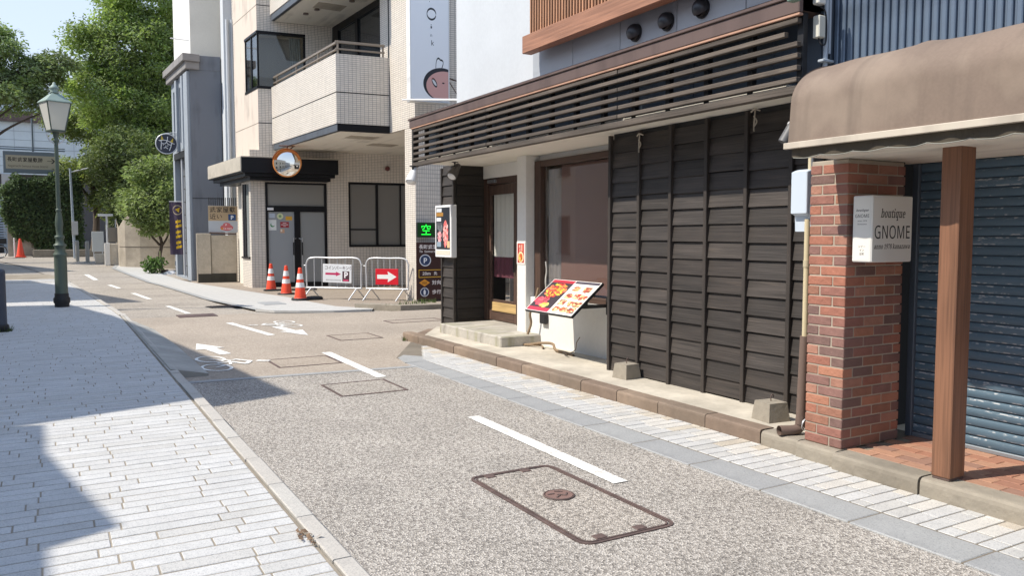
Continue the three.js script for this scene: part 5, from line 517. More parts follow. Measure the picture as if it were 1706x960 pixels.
{ const t = thing('banner_flag', 'purple vertical banner with yellow characters beside the grey building', 'banner', [4.02, 0, -32.2], -.25); const w = .46, h = 1.95; const q = []; for (let i = 0; i < 12; i++) for (let j = 0; j < 16; j++) { const f = (a, b) => [-w / 2 + a / 12 * w, .9 + b / 16 * h, .025 * Math.sin(a * .7 + b * .25)]; q.push([f(i, j), f(i + 1, j), f(i + 1, j + 1), f(i, j + 1)]); } const g = tris(q); const P = g.attributes.position, uv = []; for (let i = 0; i < P.count; i++) uv.push((P.getX(i) + w / 2) / w, (P.getY(i) - .9) / h); g.setAttribute('uv', new THREE.Float32BufferAttribute(uv, 2)); const m = print(w, h, 300, (x, a) => { fillR(x, '#4d4152', 0, 0, 1, 1); x.strokeStyle = '#b9a98c'; x.lineWidth = .02; x.beginPath(); x.ellipse(.62, .15, .34, .085, 0, 0, 6.3); x.stroke(); const y = '#e0b52e'; poly(x, y, [[.45, .14], [.8, .1], [.72, .2]]); for (const b of [.38, .58, .78]) { x.strokeStyle = y; x.lineWidth = .05; x.beginPath(); x.moveTo(.45, b); x.lineTo(.85, b - .02); x.moveTo(.62, b - .05); x.lineTo(.58, b + .09); x.moveTo(.45, b + .09); x.lineTo(.9, b + .06); x.stroke(); } }, { side: THREE.DoubleSide, roughness: .9 }); part(t, 'cloth', g, m); part(t, 'pole', rod([w / 2 + .03, 0, 0], [w / 2 + .03, 4.8, 0], .045, 10), M.galv); part(t, 'top_bar', rod([-w / 2, 2.87, 0], [w / 2 + .03, 2.87, 0], .012, 6), M.whiteSteel); }

// ================= STREET FURNITURE =================
{ const t = thing('street_lamp', 'green cast iron lamp post with square glass lantern on the left pavement', 'street lamp', [.135, .0, -19.5], .35);
  part(t, 'base', lathe([[0, .0], [.155, .0], [.155, .05], [.14, .07], [.14, .16], [.16, .19], [.16, .27], [.135, .31], [.135, .37], [.13, .38]], 28), mat({ color: rgb(.012, .012, .013), roughness: .6 })); part(t, 'pedestal', lathe([[.122, .37], [.122, 1.05], [.118, 1.16], [.135, 1.18], [.135, 1.22], [.105, 1.25], [.10, 1.36], [.125, 1.38], [.125, 1.41], [.085, 1.44], [.075, 1.52], [.095, 1.56], [.095, 1.59], [.06, 1.62], [.07, 1.75], [.078, 1.85], [.065, 2.0], [.046, 2.10], [.06, 2.12], [.06, 2.15], [.044, 2.17]], 28), M.lampGreen); part(t, 'shaft', lathe([[.045, 2.15], [.037, 3.55], [.06, 3.57], [.06, 3.61], [.04, 3.64], [.05, 3.7], [.07, 3.78]], 24), M.lampGreen);
  part(t, 'bracket', merge([tube([[.03, 3.52, 0], [.13, 3.6, 0], [.18, 3.72, 0]], .013, 12, 8), tube([[-.03, 3.52, 0], [-.13, 3.6, 0], [-.18, 3.72, 0]], .013, 12, 8)]), M.galv);
  const y0 = 3.80, y1 = 4.37, r0 = .135, r1 = .23; const C = [[1, 1], [1, -1], [-1, -1], [-1, 1]]; C.forEach(([a, b], i) => { const [c, d] = C[(i + 1) % 4]; part(t, 'lantern_pane', muv(tris([[[a * r0, y0, b * r0], [a * r1, y1, b * r1], [c * r1, y1, d * r1], [c * r0, y0, d * r0]]])), M.lampGlass); part(t, 'lantern_bar', rod([a * r0, y0, b * r0], [a * r1, y1, b * r1], .013, 6), M.lampGreen); }); part(t, 'lantern_floor', at(cbox(.30, .04, .30, .008), 0, y0 - .01, 0), M.lampGreen); part(t, 'lantern_rim', at(cbox(.50, .03, .50, .006), 0, y1 + .01, 0), M.verd); const rg = new THREE.CylinderGeometry(.10, .345, .17, 4, 1); rg.rotateY(Math.PI / 4); part(t, 'lantern_roof', flat(rg), M.verd, [0, y1 + .11, 0]); part(t, 'finial', lathe([[0, 4.56], [.09, 4.56], [.075, 4.6], [.075, 4.66], [.10, 4.68], [.06, 4.73], [.03, 4.76], [.03, 4.79], [.0, 4.81]], 16), M.verd); }
{ const t = thing('pavement_bollard', 'dark blue grey round bollard cut by the left picture edge', 'bollard', [-.735, .09, -14.9]); part(t, 'shaft', lathe([[.075, 0], [.075, .93], [.07, .97], [.04, .99], [0, .995]], 24), mat({ color: rgb(.055, .065, .085), roughness: .5 })); part(t, 'foot', lathe([[0, 0], [.1, 0], [.1, .1], [.08, .12]], 24), M.black); srand(4); const gl = []; for (let i = 0; i < 50; i++) { const a = rr(0, 6.28), r = rr(.09, .14), h = rr(.05, .13), x = Math.cos(a) * r, z = Math.sin(a) * r; gl.push([[x, 0, z], [x + .012, 0, z], [x + Math.cos(a) * .08 * rnd(), h, z + Math.sin(a) * .08]]); } const gm = part(t, 'weeds', muv(tris(gl)), mat({ color: rgb(.07, .10, .03), roughness: .9, side: THREE.DoubleSide })); gm.userData = { kind: 'stuff' }; }
// traffic cones
{ const mk = lab => { const t = thing('traffic_cone', lab, 'traffic cone', [5.46, .012, -23.6], .2, 'cones before the parking entry'); const r = y => .135 - (y - .04) * .135; part(t, 'body', lathe([[.155, .035], [.150, .05], [r(.06) + .01, .06], [.045, .74], [.043, .77], [.03, .785], [0, .785]], 28), M.orange); for (const [a, b] of [[.30, .42], [.50, .64]]) { const rad = y => .145 + (.045 - .145) * (y - .06) / .68 + .0025; part(t, 'reflective_band', lathe([[rad(a), a], [rad(b), b]], 28), M.reflect); } const bs = new THREE.CylinderGeometry(.225, .24, .035, 8); part(t, 'base', bs, M.rubber, [0, .0175, 0]); return t; };
  const a = mk('orange cone with white bands, farthest of the three'); copyThing(a, 'orange cone with white bands, middle of the three', [5.47, .012, -21.9], .5); copyThing(a, 'orange cone with white bands nearest the white barrier', [5.26, .032, -19.7], .1);
  solo('cone_weight', 'black rubber weight lying beside the nearest cone', 'cone weight', lathe([[0, 0], [.2, 0], [.22, .03], [.18, .07], [.09, .08], [0, .08]], 24), M.rubber, [5.62, .02, -19.75]); solo('cone_bar', 'dark bar lying on the ground behind the cones', 'bar', rod([5.2, .05, -23.3], [6.6, .06, -22.9], .03, 8), M.black); }
// crowd barriers with signs
{ const mk = (lab, a, b, signs) => { const L = Math.hypot(b[0] - a[0], b[1] - a[1]); const f = frame(a, b); const t = thing('crowd_barrier', lab, 'barrier', [0, 0, 0], 0, 'steel barriers across the parking entry'); t.applyMatrix4(f); const r = .02; part(t, 'frame', tube([[0, .28, 0], [0, .6, 0], [0, .92, 0], [.06, 1.02, 0], [.16, 1.05, 0], [L / 2, 1.05, 0], [L - .16, 1.05, 0], [L - .06, 1.02, 0], [L, .92, 0], [L, .6, 0], [L, .28, 0]], r, 60, 10), M.galv); part(t, 'lower_rail', rod([0, .30, 0], [L, .30, 0], .022), M.galv); const n = 7; for (let i = 1; i < n; i++) part(t, 'bar', rod([L * i / n, .3, 0], [L * i / n, 1.05, 0], .009, 8), M.galv); for (const x of [.12, L - .12]) part(t, 'foot', merge([rod([x, .30, 0], [x - .10, .02, .26], .017, 8), rod([x, .30, 0], [x + .10, .02, -.26], .017, 8)]), M.galv); part(t, 'coupling', merge([rod([-.07, .86, 0], [0, .86, 0], .014), rod([L, .86, 0], [L + .04, .9, 0], .014)]), M.galv); return [t, L]; };
  const [t1] = mk('steel barrier at the left carrying the white parking notice', [5.52, -20.05], [6.58, -19.0], 0); const [t2] = mk('steel barrier at the right carrying the red arrow board', [6.68, -18.9], [7.46, -18.12], 1);
  const s1 = thing('barrier_notice', 'white coin parking notice with red arrow hung on the left barrier', 'sign'); const f1 = frame([5.52, -20.05], [6.58, -19.0]); s1.applyMatrix4(f1); const m1 = print(.76, .44, 600, (x, a) => { fillR(x, '#d9dbdd', 0, 0, 1, 1); kana(x, a, 'コインパーキング', .06, .08, .22, '#4a3f45', .12, .98); fillR(x, '#b8275a', .08, .47, .4, .12); poly(x, '#b8275a', [[.46, .4], [.64, .53], [.46, .66]]); fillR(x, '#4b3139', .69, .36, .25, .58); text(x, a, 'P', .815, .57, .48, '#f0eef0'); fillR(x, '#c8416a', .72, .83, .19, .09); for (let i = 0; i < 12; i++) fillR(x, '#a9a7a9', .1 + i * .046, .84, .034, .08); }); part(s1, 'panel', cbox(.78, .46, .015, .003), M.whiteSteel, [.86, .665, .03], [0, 0, -.02]); part(s1, 'notice_print', quad(.76, .44), m1, [.86, .665, .0385], [0, 0, -.02]);
  const s2 = thing('barrier_arrow_board', 'red board with white arrow hung on the right barrier', 'sign'); s2.applyMatrix4(frame([6.68, -18.9], [7.46, -18.12])); const m2 = print(.58, .37, 600, (x, a) => { fillR(x, '#cf1027', 0, 0, 1, 1); poly(x, '#e8e9e6', [[.06, .36], [.56, .36], [.54, .14], [.94, .5], [.54, .86], [.56, .64], [.06, .64]]); }); part(s2, 'panel', cbox(.6, .39, .015, .003), mat({ color: rgb(.62, .01, .03), roughness: .45 }), [.56, .60, .03]); part(s2, 'arrow_print', quad(.58, .37), m2, [.56, .60, .0385]); }
// convex mirror
{ const t = thing('traffic_mirror', 'round convex traffic mirror with orange rim hung before the black canopy', 'mirror', [5.96, 3.70, -23.5], -.38); const g = new THREE.SphereGeometry(.95, 40, 14, 0, Math.PI * 2, 0, .41); g.rotateX(Math.PI / 2); part(t, 'mirror_face', g, mat({ color: rgb(.85, .82, .75), roughness: .04, metalness: 1 }), [0, 0, -.86]); part(t, 'rim', new THREE.TorusGeometry(.385, .022, 10, 48), mat({ color: rgb(.75, .28, .07), roughness: .45 })); part(t, 'hood', (() => { const h = new THREE.CylinderGeometry(.41, .41, .16, 32, 1, true, -Math.PI * .42, Math.PI * .84); h.rotateX(Math.PI / 2); h.rotateZ(Math.PI); return h; })(), mat({ color: rgb(.70, .26, .07), roughness: .5, side: THREE.DoubleSide }), [0, 0, .07]); part(t, 'back', new THREE.SphereGeometry(.38, 24, 10, 0, Math.PI * 2, 0, Math.PI / 2).scale(1, .3, 1).rotateX(-Math.PI / 2), mat({ color: rgb(.65, .24, .06), roughness: .5 })); part(t, 'bracket', merge([rod([0, .38, -.05], [0, .50, -.05], .025), rod([-.22, .50, -.05], [.22, .50, -.05], .02), rod([.2, .5, -.05], [.05, .38, -.05], .015)]), M.rust); }

// ================= BACKGROUND =================
const leafMat = (r, g, b, t = .35) => new THREE.MeshPhysicalMaterial({ color: rgb(r, g, b), roughness: 1, transmission: t, thickness: 0, side: THREE.DoubleSide });
function sprayGeo(n, R, L, W, flat, s) { srand(s); const q = []; for (let i = 0; i < n; i++) { const a = rr(0, 6.283), e = rr(-1, 1) * flat, d = R * Math.cbrt(rnd()); const c = [Math.cos(a) * Math.cos(e) * d, Math.sin(e) * d, Math.sin(a) * Math.cos(e) * d]; const t = a + rr(-.9, .9), dip = rr(-1.0, .5), l = L * rr(.7, 1.2), w = W * rr(.7, 1.1); const dx = [Math.cos(t) * Math.cos(dip), Math.sin(dip), Math.sin(t) * Math.cos(dip)], roll = rr(-1.2, 1.2), sx = [-Math.sin(t) * Math.cos(roll), Math.sin(roll), Math.cos(t) * Math.cos(roll)];
  const p = (a2, b2) => [c[0] + dx[0] * a2 * l + sx[0] * b2 * w, c[1] + dx[1] * a2 * l + sx[1] * b2 * w, c[2] + dx[2] * a2 * l + sx[2] * b2 * w]; q.push([p(0, 0), p(.45, .5), p(1, 0), p(.45, -.5)]); } return tris(q); }
const sprays = [sprayGeo(18, .34, .19, .10, .9, 1001), sprayGeo(18, .34, .19, .10, .9, 1002)], sprayBig = [sprayGeo(14, .30, .17, .09, 1.2, 1003)], sprayIvy = [sprayGeo(10, .20, .15, .13, 1.4, 1004)];
function crown(t, name, blobs, mtl, geo, s, tints = [.75, 1.25]) { srand(s); const ms = []; const d = new THREE.Object3D();
  for (const [cx, cy, cz, rx, ry, rz, k, n, sub] of blobs) for (let i = 0; i < k; i++) { const a = rr(0, 6.283), u = rr(-1, 1), q = Math.sqrt(1 - u * u), rad = .45 + .55 * Math.sqrt(rnd()); const c = [cx + rx * q * Math.cos(a) * rad, cy + ry * u * rad, cz + rz * q * Math.sin(a) * rad]; const sr = (sub || .8) * rr(.6, 1.25), tone = rr(tints[0], tints[1]);
      for (let j = 0; j < n; j++) { const b = rr(0, 6.283), v = rr(-1, 1), w = Math.sqrt(1 - v * v), rd = sr * Math.cbrt(rnd()); ms.push([c[0] + rd * w * Math.cos(b) * 1.25, c[1] + rd * v * .55, c[2] + rd * w * Math.sin(b) * 1.25, tone * rr(.85, 1.15)]); } }
  const im = new THREE.InstancedMesh(geo, mtl, ms.length); ms.forEach((p, i) => { d.position.set(p[0], p[1], p[2]); d.rotation.set(rr(-.4, .4), rr(0, 6.283), rr(-.4, .4)); d.scale.setScalar(rr(.7, 1.15)); d.updateMatrix(); im.setMatrixAt(i, d.matrix); im.setColorAt(i, new THREE.Color(p[3], p[3] * rr(.95, 1.05), p[3] * rr(.8, 1.05))); }); im.name = name; im.userData = { kind: 'stuff' }; shadowed(im); t.add(im); return im; }
function limb(t, name, pts, r0, r1, m = M.bark) { const c = new THREE.CatmullRomCurve3(pts.map(p => new THREE.Vector3(...p))), n = 10, rs = 8; const g = new THREE.TubeGeometry(c, n, 1, rs, false); const P = g.attributes.position; for (let i = 0; i <= n; i++) { const ce = c.getPointAt(i / n), r = r0 + (r1 - r0) * i / n; for (let j = 0; j <= rs; j++) { const k = i * (rs + 1) + j; P.setXYZ(k, ce.x + (P.getX(k) - ce.x) * r, ce.y + (P.getY(k) - ce.y) * r, ce.z + (P.getZ(k) - ce.z) * r); } } g.computeVertexNormals(); return part(t, name, muv(g, 'y'), m); }
// tall street tree that fills the upper left
{ const t = thing('tall_tree', 'tall bright green tree rising beside the grey building', 'tree', [4.4, .4, -46]); limb(t, 'trunk', [[0, 0, 0], [-.1, 2, .1], [.1, 4.2, 0], [0, 7, .1], [.1, 11, 0]], .32, .14); for (const [x, y, z] of [[-2.6, 8.4, .6], [2.2, 9.5, -.4], [-2.0, 11.5, .2], [1.8, 13, .3], [-1.6, 6.3, 1.0], [-.6, 14, -.3]]) limb(t, 'limb', [[0, 4, 0], [x * .4, 4 + (y - 4) * .5, z * .4], [x, y, z]], .13, .03);
  crown(t, 'crown', [[.4, 13.6, 0, 2.5, 2.4, 2.2, 60, 30, .75], [-.5, 10.6, .2, 2.8, 1.9, 2.3, 70, 30, .75], [-.8, 8.0, .4, 2.7, 1.6, 2.2, 64, 30, .72], [.9, 9.6, -.6, 2.0, 3.4, 1.8, 60, 30, .8], [-.2, 5.9, .3, 2.0, 1.0, 1.8, 34, 26, .65]], leafMat(.28, .39, .085, .5), sprays[0], 41, [.62, 1.3]); }
{ const t = thing('dark_tree', 'shaded dark green tree behind the lamp post', 'tree', [2.0, .5, -51]); limb(t, 'trunk', [[0, 0, 0], [.2, 2, 0], [.0, 4.5, .2]], .22, .1); for (const [x, y] of [[-1.6, 5.2], [1.5, 5.6], [.2, 6.4]]) limb(t, 'limb', [[0, 3, 0], [x * .5, 4.2, .2], [x, y, .3]], .09, .03); crown(t, 'crown', [[.3, 5.0, .2, 1.5, 1.2, 1.6, 26, 24, .6], [1.4, 3.9, .4, 1.5, 1.5, 1.2, 22, 24, .7], [.1, 7.4, -.2, 1.8, .9, 1.5, 22, 22, .65]], leafMat(.25, .32, .07, .45), sprays[1], 42, [.6, 1.2]); }
{ const t = thing('layered_tree', 'tree with layered dark boughs reaching in from the left edge', 'tree', [-3.2, .45, -44]); limb(t, 'trunk', [[0, 0, 0], [.1, 3, 0], [0, 6, .1], [.2, 10, 0]], .26, .12); for (const [x, y] of [[2.6, 8.6], [3.6, 9.4], [2.0, 7.2], [1.5, 10.6], [3.0, 6.9]]) limb(t, 'limb', [[.1, y - 2.2, 0], [x * .5, y - .9, .2], [x, y, .3]], .09, .025);
  crown(t, 'crown', [[.9, 9.9, .2, 1.2, 1.0, 1.4, 18, 20, .55], [2.2, 8.6, .2, 1.5, .6, 1.5, 22, 20, .55], [3.6, 9.3, .2, .75, .35, .9, 9, 16, .42], [2.0, 7.5, .3, 1.4, .5, 1.3, 16, 20, .55], [-1.0, 8.6, 0, 1.4, 2.0, 1.6, 18, 20, .6]], leafMat(.22, .30, .09, .45), sprays[1], 43, [.6, 1.25]); }
{ const t = thing('broadleaf_shrub_tree', 'round glossy broadleaf tree leaning over the curved concrete wall', 'tree', [3.95, .1, -36.5]); limb(t, 'trunk', [[0, 0, 0], [-.08, .6, .05], [.02, 1.2, 0], [-.2, 1.9, .1]], .085, .05); limb(t, 'limb', [[-.02, 1.0, 0], [.25, 1.5, .1], [.3, 2.2, 0]], .05, .02); limb(t, 'limb', [[-.05, 1.1, 0], [-.5, 1.7, 0], [-.7, 2.4, .1]], .05, .02);
  crown(t, 'crown', [[-.35, 3.2, 0, .85, 1.35, .9, 36, 18, .40], [-.75, 2.5, .1, .55, .7, .6, 14, 16, .34], [.15, 2.6, .1, .6, .8, .6, 16, 16, .36], [-.2, 1.9, .1, .6, .35, .6, 9, 14, .3], [-.1, 4.3, 0, .4, .5, .4, 8, 14, .3]], leafMat(.21, .28, .08, .4), sprayBig[0], 44, [.7, 1.35]); }
{ const t = thing('dense_shrub', 'dense dark evergreen mass hanging over the wall below the tall tree', 'tree', [3.1, .2, -41.5]); limb(t, 'trunk', [[0, 0, 0], [.1, 1.5, 0], [0, 3.4, .1]], .12, .06); crown(t, 'crown', [[-.2, 5.2, 0, 1.3, 1.1, 1.0, 30, 20, .5], [.0, 3.6, .2, .95, 1.3, .8, 26, 20, .45], [-.2, 2.4, .3, .5, .7, .5, 10, 18, .35]], leafMat(.13, .18, .04, .35), sprayBig[0], 45, [.6, 1.2]); }
// ivy wall
{ const t = thing('ivy_wall', 'pale wall overgrown with thick dark green ivy at the far left', 'wall', [0, .5, -50]); part(t, 'wall_face', span(-2.05, 1.2, 0, 4.0, -.5, 0), mat({ map: concTex, color: rgb(.82, .80, .76), roughness: .95 })); srand(71); const d = new THREE.Object3D(); const ms = []; for (let i = 0; i < 5200; i++) { const x = rr(-2.15, 1.35), y = rr(.0, 4.55); if (y > 4.05 + .3 * vn(x * 1.7 + 9, 3, 99, 99, 8) + .15 * Math.sin(x * 7) - Math.max(0, -1.6 - x) * .9) continue; const lim = x < -.4 ? 1.7 - (x + 2.0) * 1.0 + .25 * Math.sin(x * 5) : .05; if (y < lim) continue; ms.push([x, y, (y > 3.9 ? rr(-.5, .35) : rr(.0, .32)) + .12 * Math.sin(x * 3 + y * 2)]); } const im = new THREE.InstancedMesh(sprayIvy[0], leafMat(.095, .15, .05, .3), ms.length); ms.forEach((p, i) => { d.position.set(...p); d.rotation.set(rr(-1, 1), rr(0, 6.28), rr(-1, 1)); d.scale.setScalar(rr(.7, 1.2)); d.updateMatrix(); im.setMatrixAt(i, d.matrix); const k = rr(.6, 1.25); im.setColorAt(i, new THREE.Color(k, k, k)); }); im.name = 'ivy'; im.userData = { kind: 'stuff' }; shadowed(im); t.add(im); }
{ const t = thing('direction_board', 'cream direction board with arrow above the ivy wall', 'sign', [-.85, 5.5, -50.2]); part(t, 'frame', cbox(2.55, 1.15, .18, .02), mat({ color: rgb(.16, .19, .22), roughness: .5 })); const m = print(2.3, .72, 250, (x, a) => { fillR(x, '#b3a893', 0, 0, 1, 1); kana(x, a, '長町武家屋敷跡', .03, .14, .36, '#3c332b', .11, .9); text(x, a, 'Nagamachi Samurai House District', .04, .78, .21, '#4a4138', '', 'sans-serif', 'left', .78); x.strokeStyle = '#2e261f'; x.lineWidth = .035; x.beginPath(); x.moveTo(.84, .36); x.lineTo(.97, .36); x.moveTo(.92, .2); x.lineTo(.975, .36); x.lineTo(.92, .52); x.stroke(); }); part(t, 'board_print', quad(2.3, .72), m, [0, 0, .093]); part(t, 'support', merge([rod([-1.4, .8, -.05], [1.6, .8, -.05], .03), rod([-1.4, .68, -.05], [1.6, .68, -.05], .03), rod([.1, .55, -.05], [.1, 2.4, -.05], .05), rod([-1.4, .66, -.05], [-1.4, .82, -.05], .03)]), mat({ color: rgb(.14, .17, .20), roughness: .5 })); }
// pale panelled building behind
{ const t = thing('panelled_building', 'pale panelled building behind the ivy wall at the far left', 'building', [0, .5, -60]); part(t, 'wall', span(-9, 6.5, 5.0, 10.4, -8, 0), mat({ map: plasterTex, color: rgb(.60, .66, .70), roughness: .7 })); part(t, 'lower_wall', span(-9, 6.3, 0, 4.98, -8, -.4), mat({ color: rgb(.09, .085, .085), roughness: .8 })); for (let y = 5.5; y < 10.3; y += .55) part(t, 'panel_joint', span(-8.9, 6.4, y, y + .03, 0, .012, .001), mat({ color: rgb(.34, .38, .41), roughness: .8 })); for (let x = -8.5; x < 6.4; x += 1.1) part(t, 'panel_joint', span(x, x + .025, 5.02, 10.38, 0, .010, .001), mat({ color: rgb(.36, .40, .43), roughness: .8 })); part(t, 'rusty_beam', span(-4, .2, 8.3, 8.9, .02, .3), mat({ map: rustTex, roughness: .8 })); part(t, 'roof_rail', span(-9, 6.5, 10.4, 10.6, -1, .1), M.galv); part(t, 'pilaster', span(-2.65, -1.95, 0, 4.98, -.39, .2), mat({ map: dirtTex, color: rgb(.42, .42, .42), roughness: .8 })); for (let y = .4; y < 4; y += .16) part(t, 'louvre', span(-4.2, -2.2, y, y + .1, .21, .25), mat({ color: rgb(.30, .36, .42), roughness: .6 })); }
{ const t = thing('back_house', 'dark plastered house hidden behind the trees', 'building', [6.5, .5, -64]); part(t, 'wall', span(-6, 9, 0, 7, -6, 0), mat({ map: dirtTex, color: rgb(.10, .095, .09), roughness: .9 })); part(t, 'roof', muv(tris([[[-6.4, 7, .6], [9.4, 7, .6], [9.4, 9, -3], [-6.4, 9, -3]], [[-6.4, 9, -3], [9.4, 9, -3], [9.4, 7, -6.6], [-6.4, 7, -6.6]]])), M.clad); part(t, 'wall', span(-5.8, 3, 0, 3.4, .05, .4), mat({ map: dirtTex, color: rgb(.055, .05, .048), roughness: .9 })); }
// curved concrete garden wall
{ const t = thing('curved_garden_wall', 'weathered curved concrete wall below the round broadleaf tree', 'wall'); const pts = [[2.55, -39.2], [2.75, -38.75], [3.3, -38.3], [4.1, -37.9], [4.6, -37.6]]; const q = []; const top = [1.75, 2.15, 2.6, 2.75, 2.7]; for (let i = 0; i < pts.length - 1; i++) { const [a, b] = [pts[i], pts[i + 1]]; q.push([[a[0], .0, a[1]], [b[0], .0, b[1]], [b[0], top[i + 1] + .2, b[1]], [a[0], top[i] + .2, a[1]]], [[a[0], top[i] + .2, a[1]], [b[0], top[i + 1] + .2, b[1]], [b[0], top[i + 1] + .2, b[1] - .3], [a[0], top[i] + .2, a[1] - .3]]); } q.push([[2.55, 0, -41], [2.55, 0, -39.2], [2.55, 1.95, -39.2], [2.55, 2.4, -41]]); part(t, 'wall_face', muv(tris(q)), mat({ map: concTex, color: rgb(.72, .67, .60), roughness: .95, bumpMap: fineH, bumpScale: .004 })); const j = []; for (let i = 0; i < pts.length - 1; i++) { const [a, b] = [pts[i], pts[i + 1]]; j.push([[a[0], 1.1, a[1] + .012], [b[0], 1.1, b[1] + .012], [b[0], 1.13, b[1] + .012], [a[0], 1.13, a[1] + .012]]); } part(t, 'joint', muv(tris(j)), tint(M.concD, .2, .18, .16)); }
// street furniture far away
{ const b = lab => { const t = thing('steel_post', lab, 'bollard', [1.5, gy(-47), -47], 0, 'slim grey posts on the far pavement'); part(t, 'shaft', lathe([[.085, 0], [.085, .95], [.075, 1.0], [0, 1.02]], 16), mat({ color: rgb(.30, .29, .26), roughness: .5 })); return t; }; const a = b('left one of two slim grey posts on the far pavement'); a.position.set(1.02, gy(-44), -44); copyThing(a, 'right one of two slim grey posts on the far pavement', [1.42, gy(-43), -43], 0);
  solo('stone_block', 'low square stone block on the far pavement by the planter', 'stone block', cbox(.62, .46, .5, .02), M.conc, [2.0, gy(-42) + .23, -42]);
  const p = thing('stone_planter', 'tall stone planter with small metal stand before the curved wall', 'planter', [2.35, gy(-40.5), -40.4]); part(p, 'box', span(-.32, .42, 0, .98, -.4, .2, .02), M.conc); part(p, 'front_slab', span(-.34, -.12, 0, 1.0, .205, .26, .01), M.white); part(p, 'stand', merge([rod([-.2, 1, 0], [-.2, 2.3, 0], .05), rod([.15, 1, 0], [.15, 2.1, 0], .03), span(-.55, .05, 2.2, 2.3, -.1, .1)]), M.galv); part(p, 'stand_box', span(-.15, .35, 1.05, 1.7, -.15, .1), mat({ color: rgb(.2, .18, .15), roughness: .8 }));
  const c = thing('traffic_cone', 'small plain orange cone in front of the ivy wall', 'traffic cone', [-1.45, gy(-49), -48.6]); part(c, 'body', lathe([[.2, .03], [.19, .06], [.05, .95], [0, .97]], 20), M.orange); part(c, 'base', cbox(.5, .04, .5, .01), M.orange, [0, .02, 0]);
  const wp = thing('white_post', 'thin white post next to the small far cone', 'post', [-1.72, gy(-49), -49]); part(wp, 'shaft', rod([0, 0, 0], [0, .95, 0], .035), M.whiteSteel); part(wp, 'cap', new THREE.SphereGeometry(.04, 10, 8), M.whiteSteel, [0, .95, 0]);
  const u = thing('utility_pole', 'slim grey utility pole with small boxes behind the lamp post', 'pole', [.98, gy(-47), -47]); part(u, 'shaft', rod([0, 0, 0], [-.08, 4.6, 0], .07, 10, .05), mat({ color: rgb(.32, .37, .42), roughness: .5 })); part(u, 'arm', rod([-.08, 4.4, 0], [.75, 4.65, 0], .03), M.galv); part(u, 'box', span(-.1, .18, 1.2, 1.9, .06, .2), mat({ color: rgb(.5, .5, .48), roughness: .6 }));
  const nb = thing('notice_stand', 'white notice board standing in the shade behind the posts', 'sign', [2.05, gy(-47), -47]); part(nb, 'panel', cbox(.55, 1.05, .06, .01), mat({ color: rgb(.62, .64, .62), roughness: .6 }), [0, .85, 0]); part(nb, 'leg', merge([rod([-.2, 0, 0], [-.2, .4, 0], .025), rod([.2, 0, 0], [.2, .4, 0], .025)]), M.galv);
  solo('low_kerb_wall', 'low dark stone kerb along the foot of the ivy', 'kerb', span(-.9, 2.6, 0, .42, -.3, 0, .02), M.concD, [0, .45, -48.4]);
  const pl = thing('potted_plants', 'leafy potted plants with white bag at the grey building corner', 'plant', [3.62, .0, -34.4]); part(pl, 'pot', lathe([[0, 0], [.14, 0], [.18, .25], [0, .25]], 16), M.rust, [.2, 0, -.3]); part(pl, 'white_bag', (() => { const g = new THREE.IcosahedronGeometry(.22, 2); const P = g.attributes.position; for (let i = 0; i < P.count; i++) { const n = .8 + .4 * vn(P.getX(i) * 9 + 20, P.getY(i) * 9 + P.getZ(i) * 7 + 20, 99, 99, 4); P.setXYZ(i, P.getX(i) * n, P.getY(i) * n * .55, P.getZ(i) * n); } g.computeVertexNormals(); return g; })(), M.whiteSteel, [.35, .1, .2]); part(pl, 'tray', cbox(.5, .12, .3, .02), tint(M.white, .6, .58, .55), [-.1, .06, .2]); crown(pl, 'leaves', [[-.15, .4, 0, .22, .3, .2, 9, 5, .14]], leafMat(.09, .17, .03, .3), sprayIvy[0], 46); part(pl, 'stake', rod([.05, 0, 0], [.05, 1.0, 0], .015), mat({ color: rgb(.4, .42, .2), roughness: .8 })); }
// roadside weeds by the tiled pillar and the kerb end
{ srand(88); const gl = []; const tuft = (x, z, y, n, R, H) => { for (let i = 0; i < n; i++) { const a = rr(0, 6.28), r = R * Math.sqrt(rnd()), h = H * rr(.4, 1), px = x + Math.cos(a) * r, pz = z + Math.sin(a) * r * .5, b = rr(0, 6.28), w = .012; gl.push([[px, y, pz], [px + Math.cos(b) * w, y, pz + Math.sin(b) * w], [px + Math.cos(b + .6) * h * .5, y + h, pz + Math.sin(b + .6) * h * .5]]); } }; tuft(6.9, -16.5, .09, 90, .35, .16); tuft(7.35, -16.6, .09, 60, .2, .12); tuft(6.5, -16.4, .06, 50, .3, .1); tuft(4.72, -11.35, 0, 70, .16, .10); tuft(5.0, -11.6, 0, 40, .12, .08); const w = part(scene, 'weeds', muv(tris(gl)), mat({ color: rgb(.10, .14, .035), roughness: .9, side: THREE.DoubleSide })); w.userData = { kind: 'stuff', label: 'small green weeds along the kerb ends', category: 'weeds' }; }
{ srand(12); const t = []; for (let i = 0; i < 26; i++) { const x = 1.06 + rr(-.03, .03), z = -3.88 + rr(-.1, .1), a = rr(0, 6.28), l = rr(.015, .035); t.push([[x, .10, z], [x + Math.cos(a) * l, .10 + rr(0, .02), z + Math.sin(a) * l], [x + Math.cos(a + .8) * l, .10 + rr(.005, .025), z + Math.sin(a + .8) * l]]); } const m = part(scene, 'dead_leaves', muv(tris(t)), mat({ color: rgb(.20, .13, .08), roughness: .9, side: THREE.DoubleSide })); m.userData = { kind: 'stuff', label: 'dry dead leaves caught at the left kerb', category: 'leaves' }; }

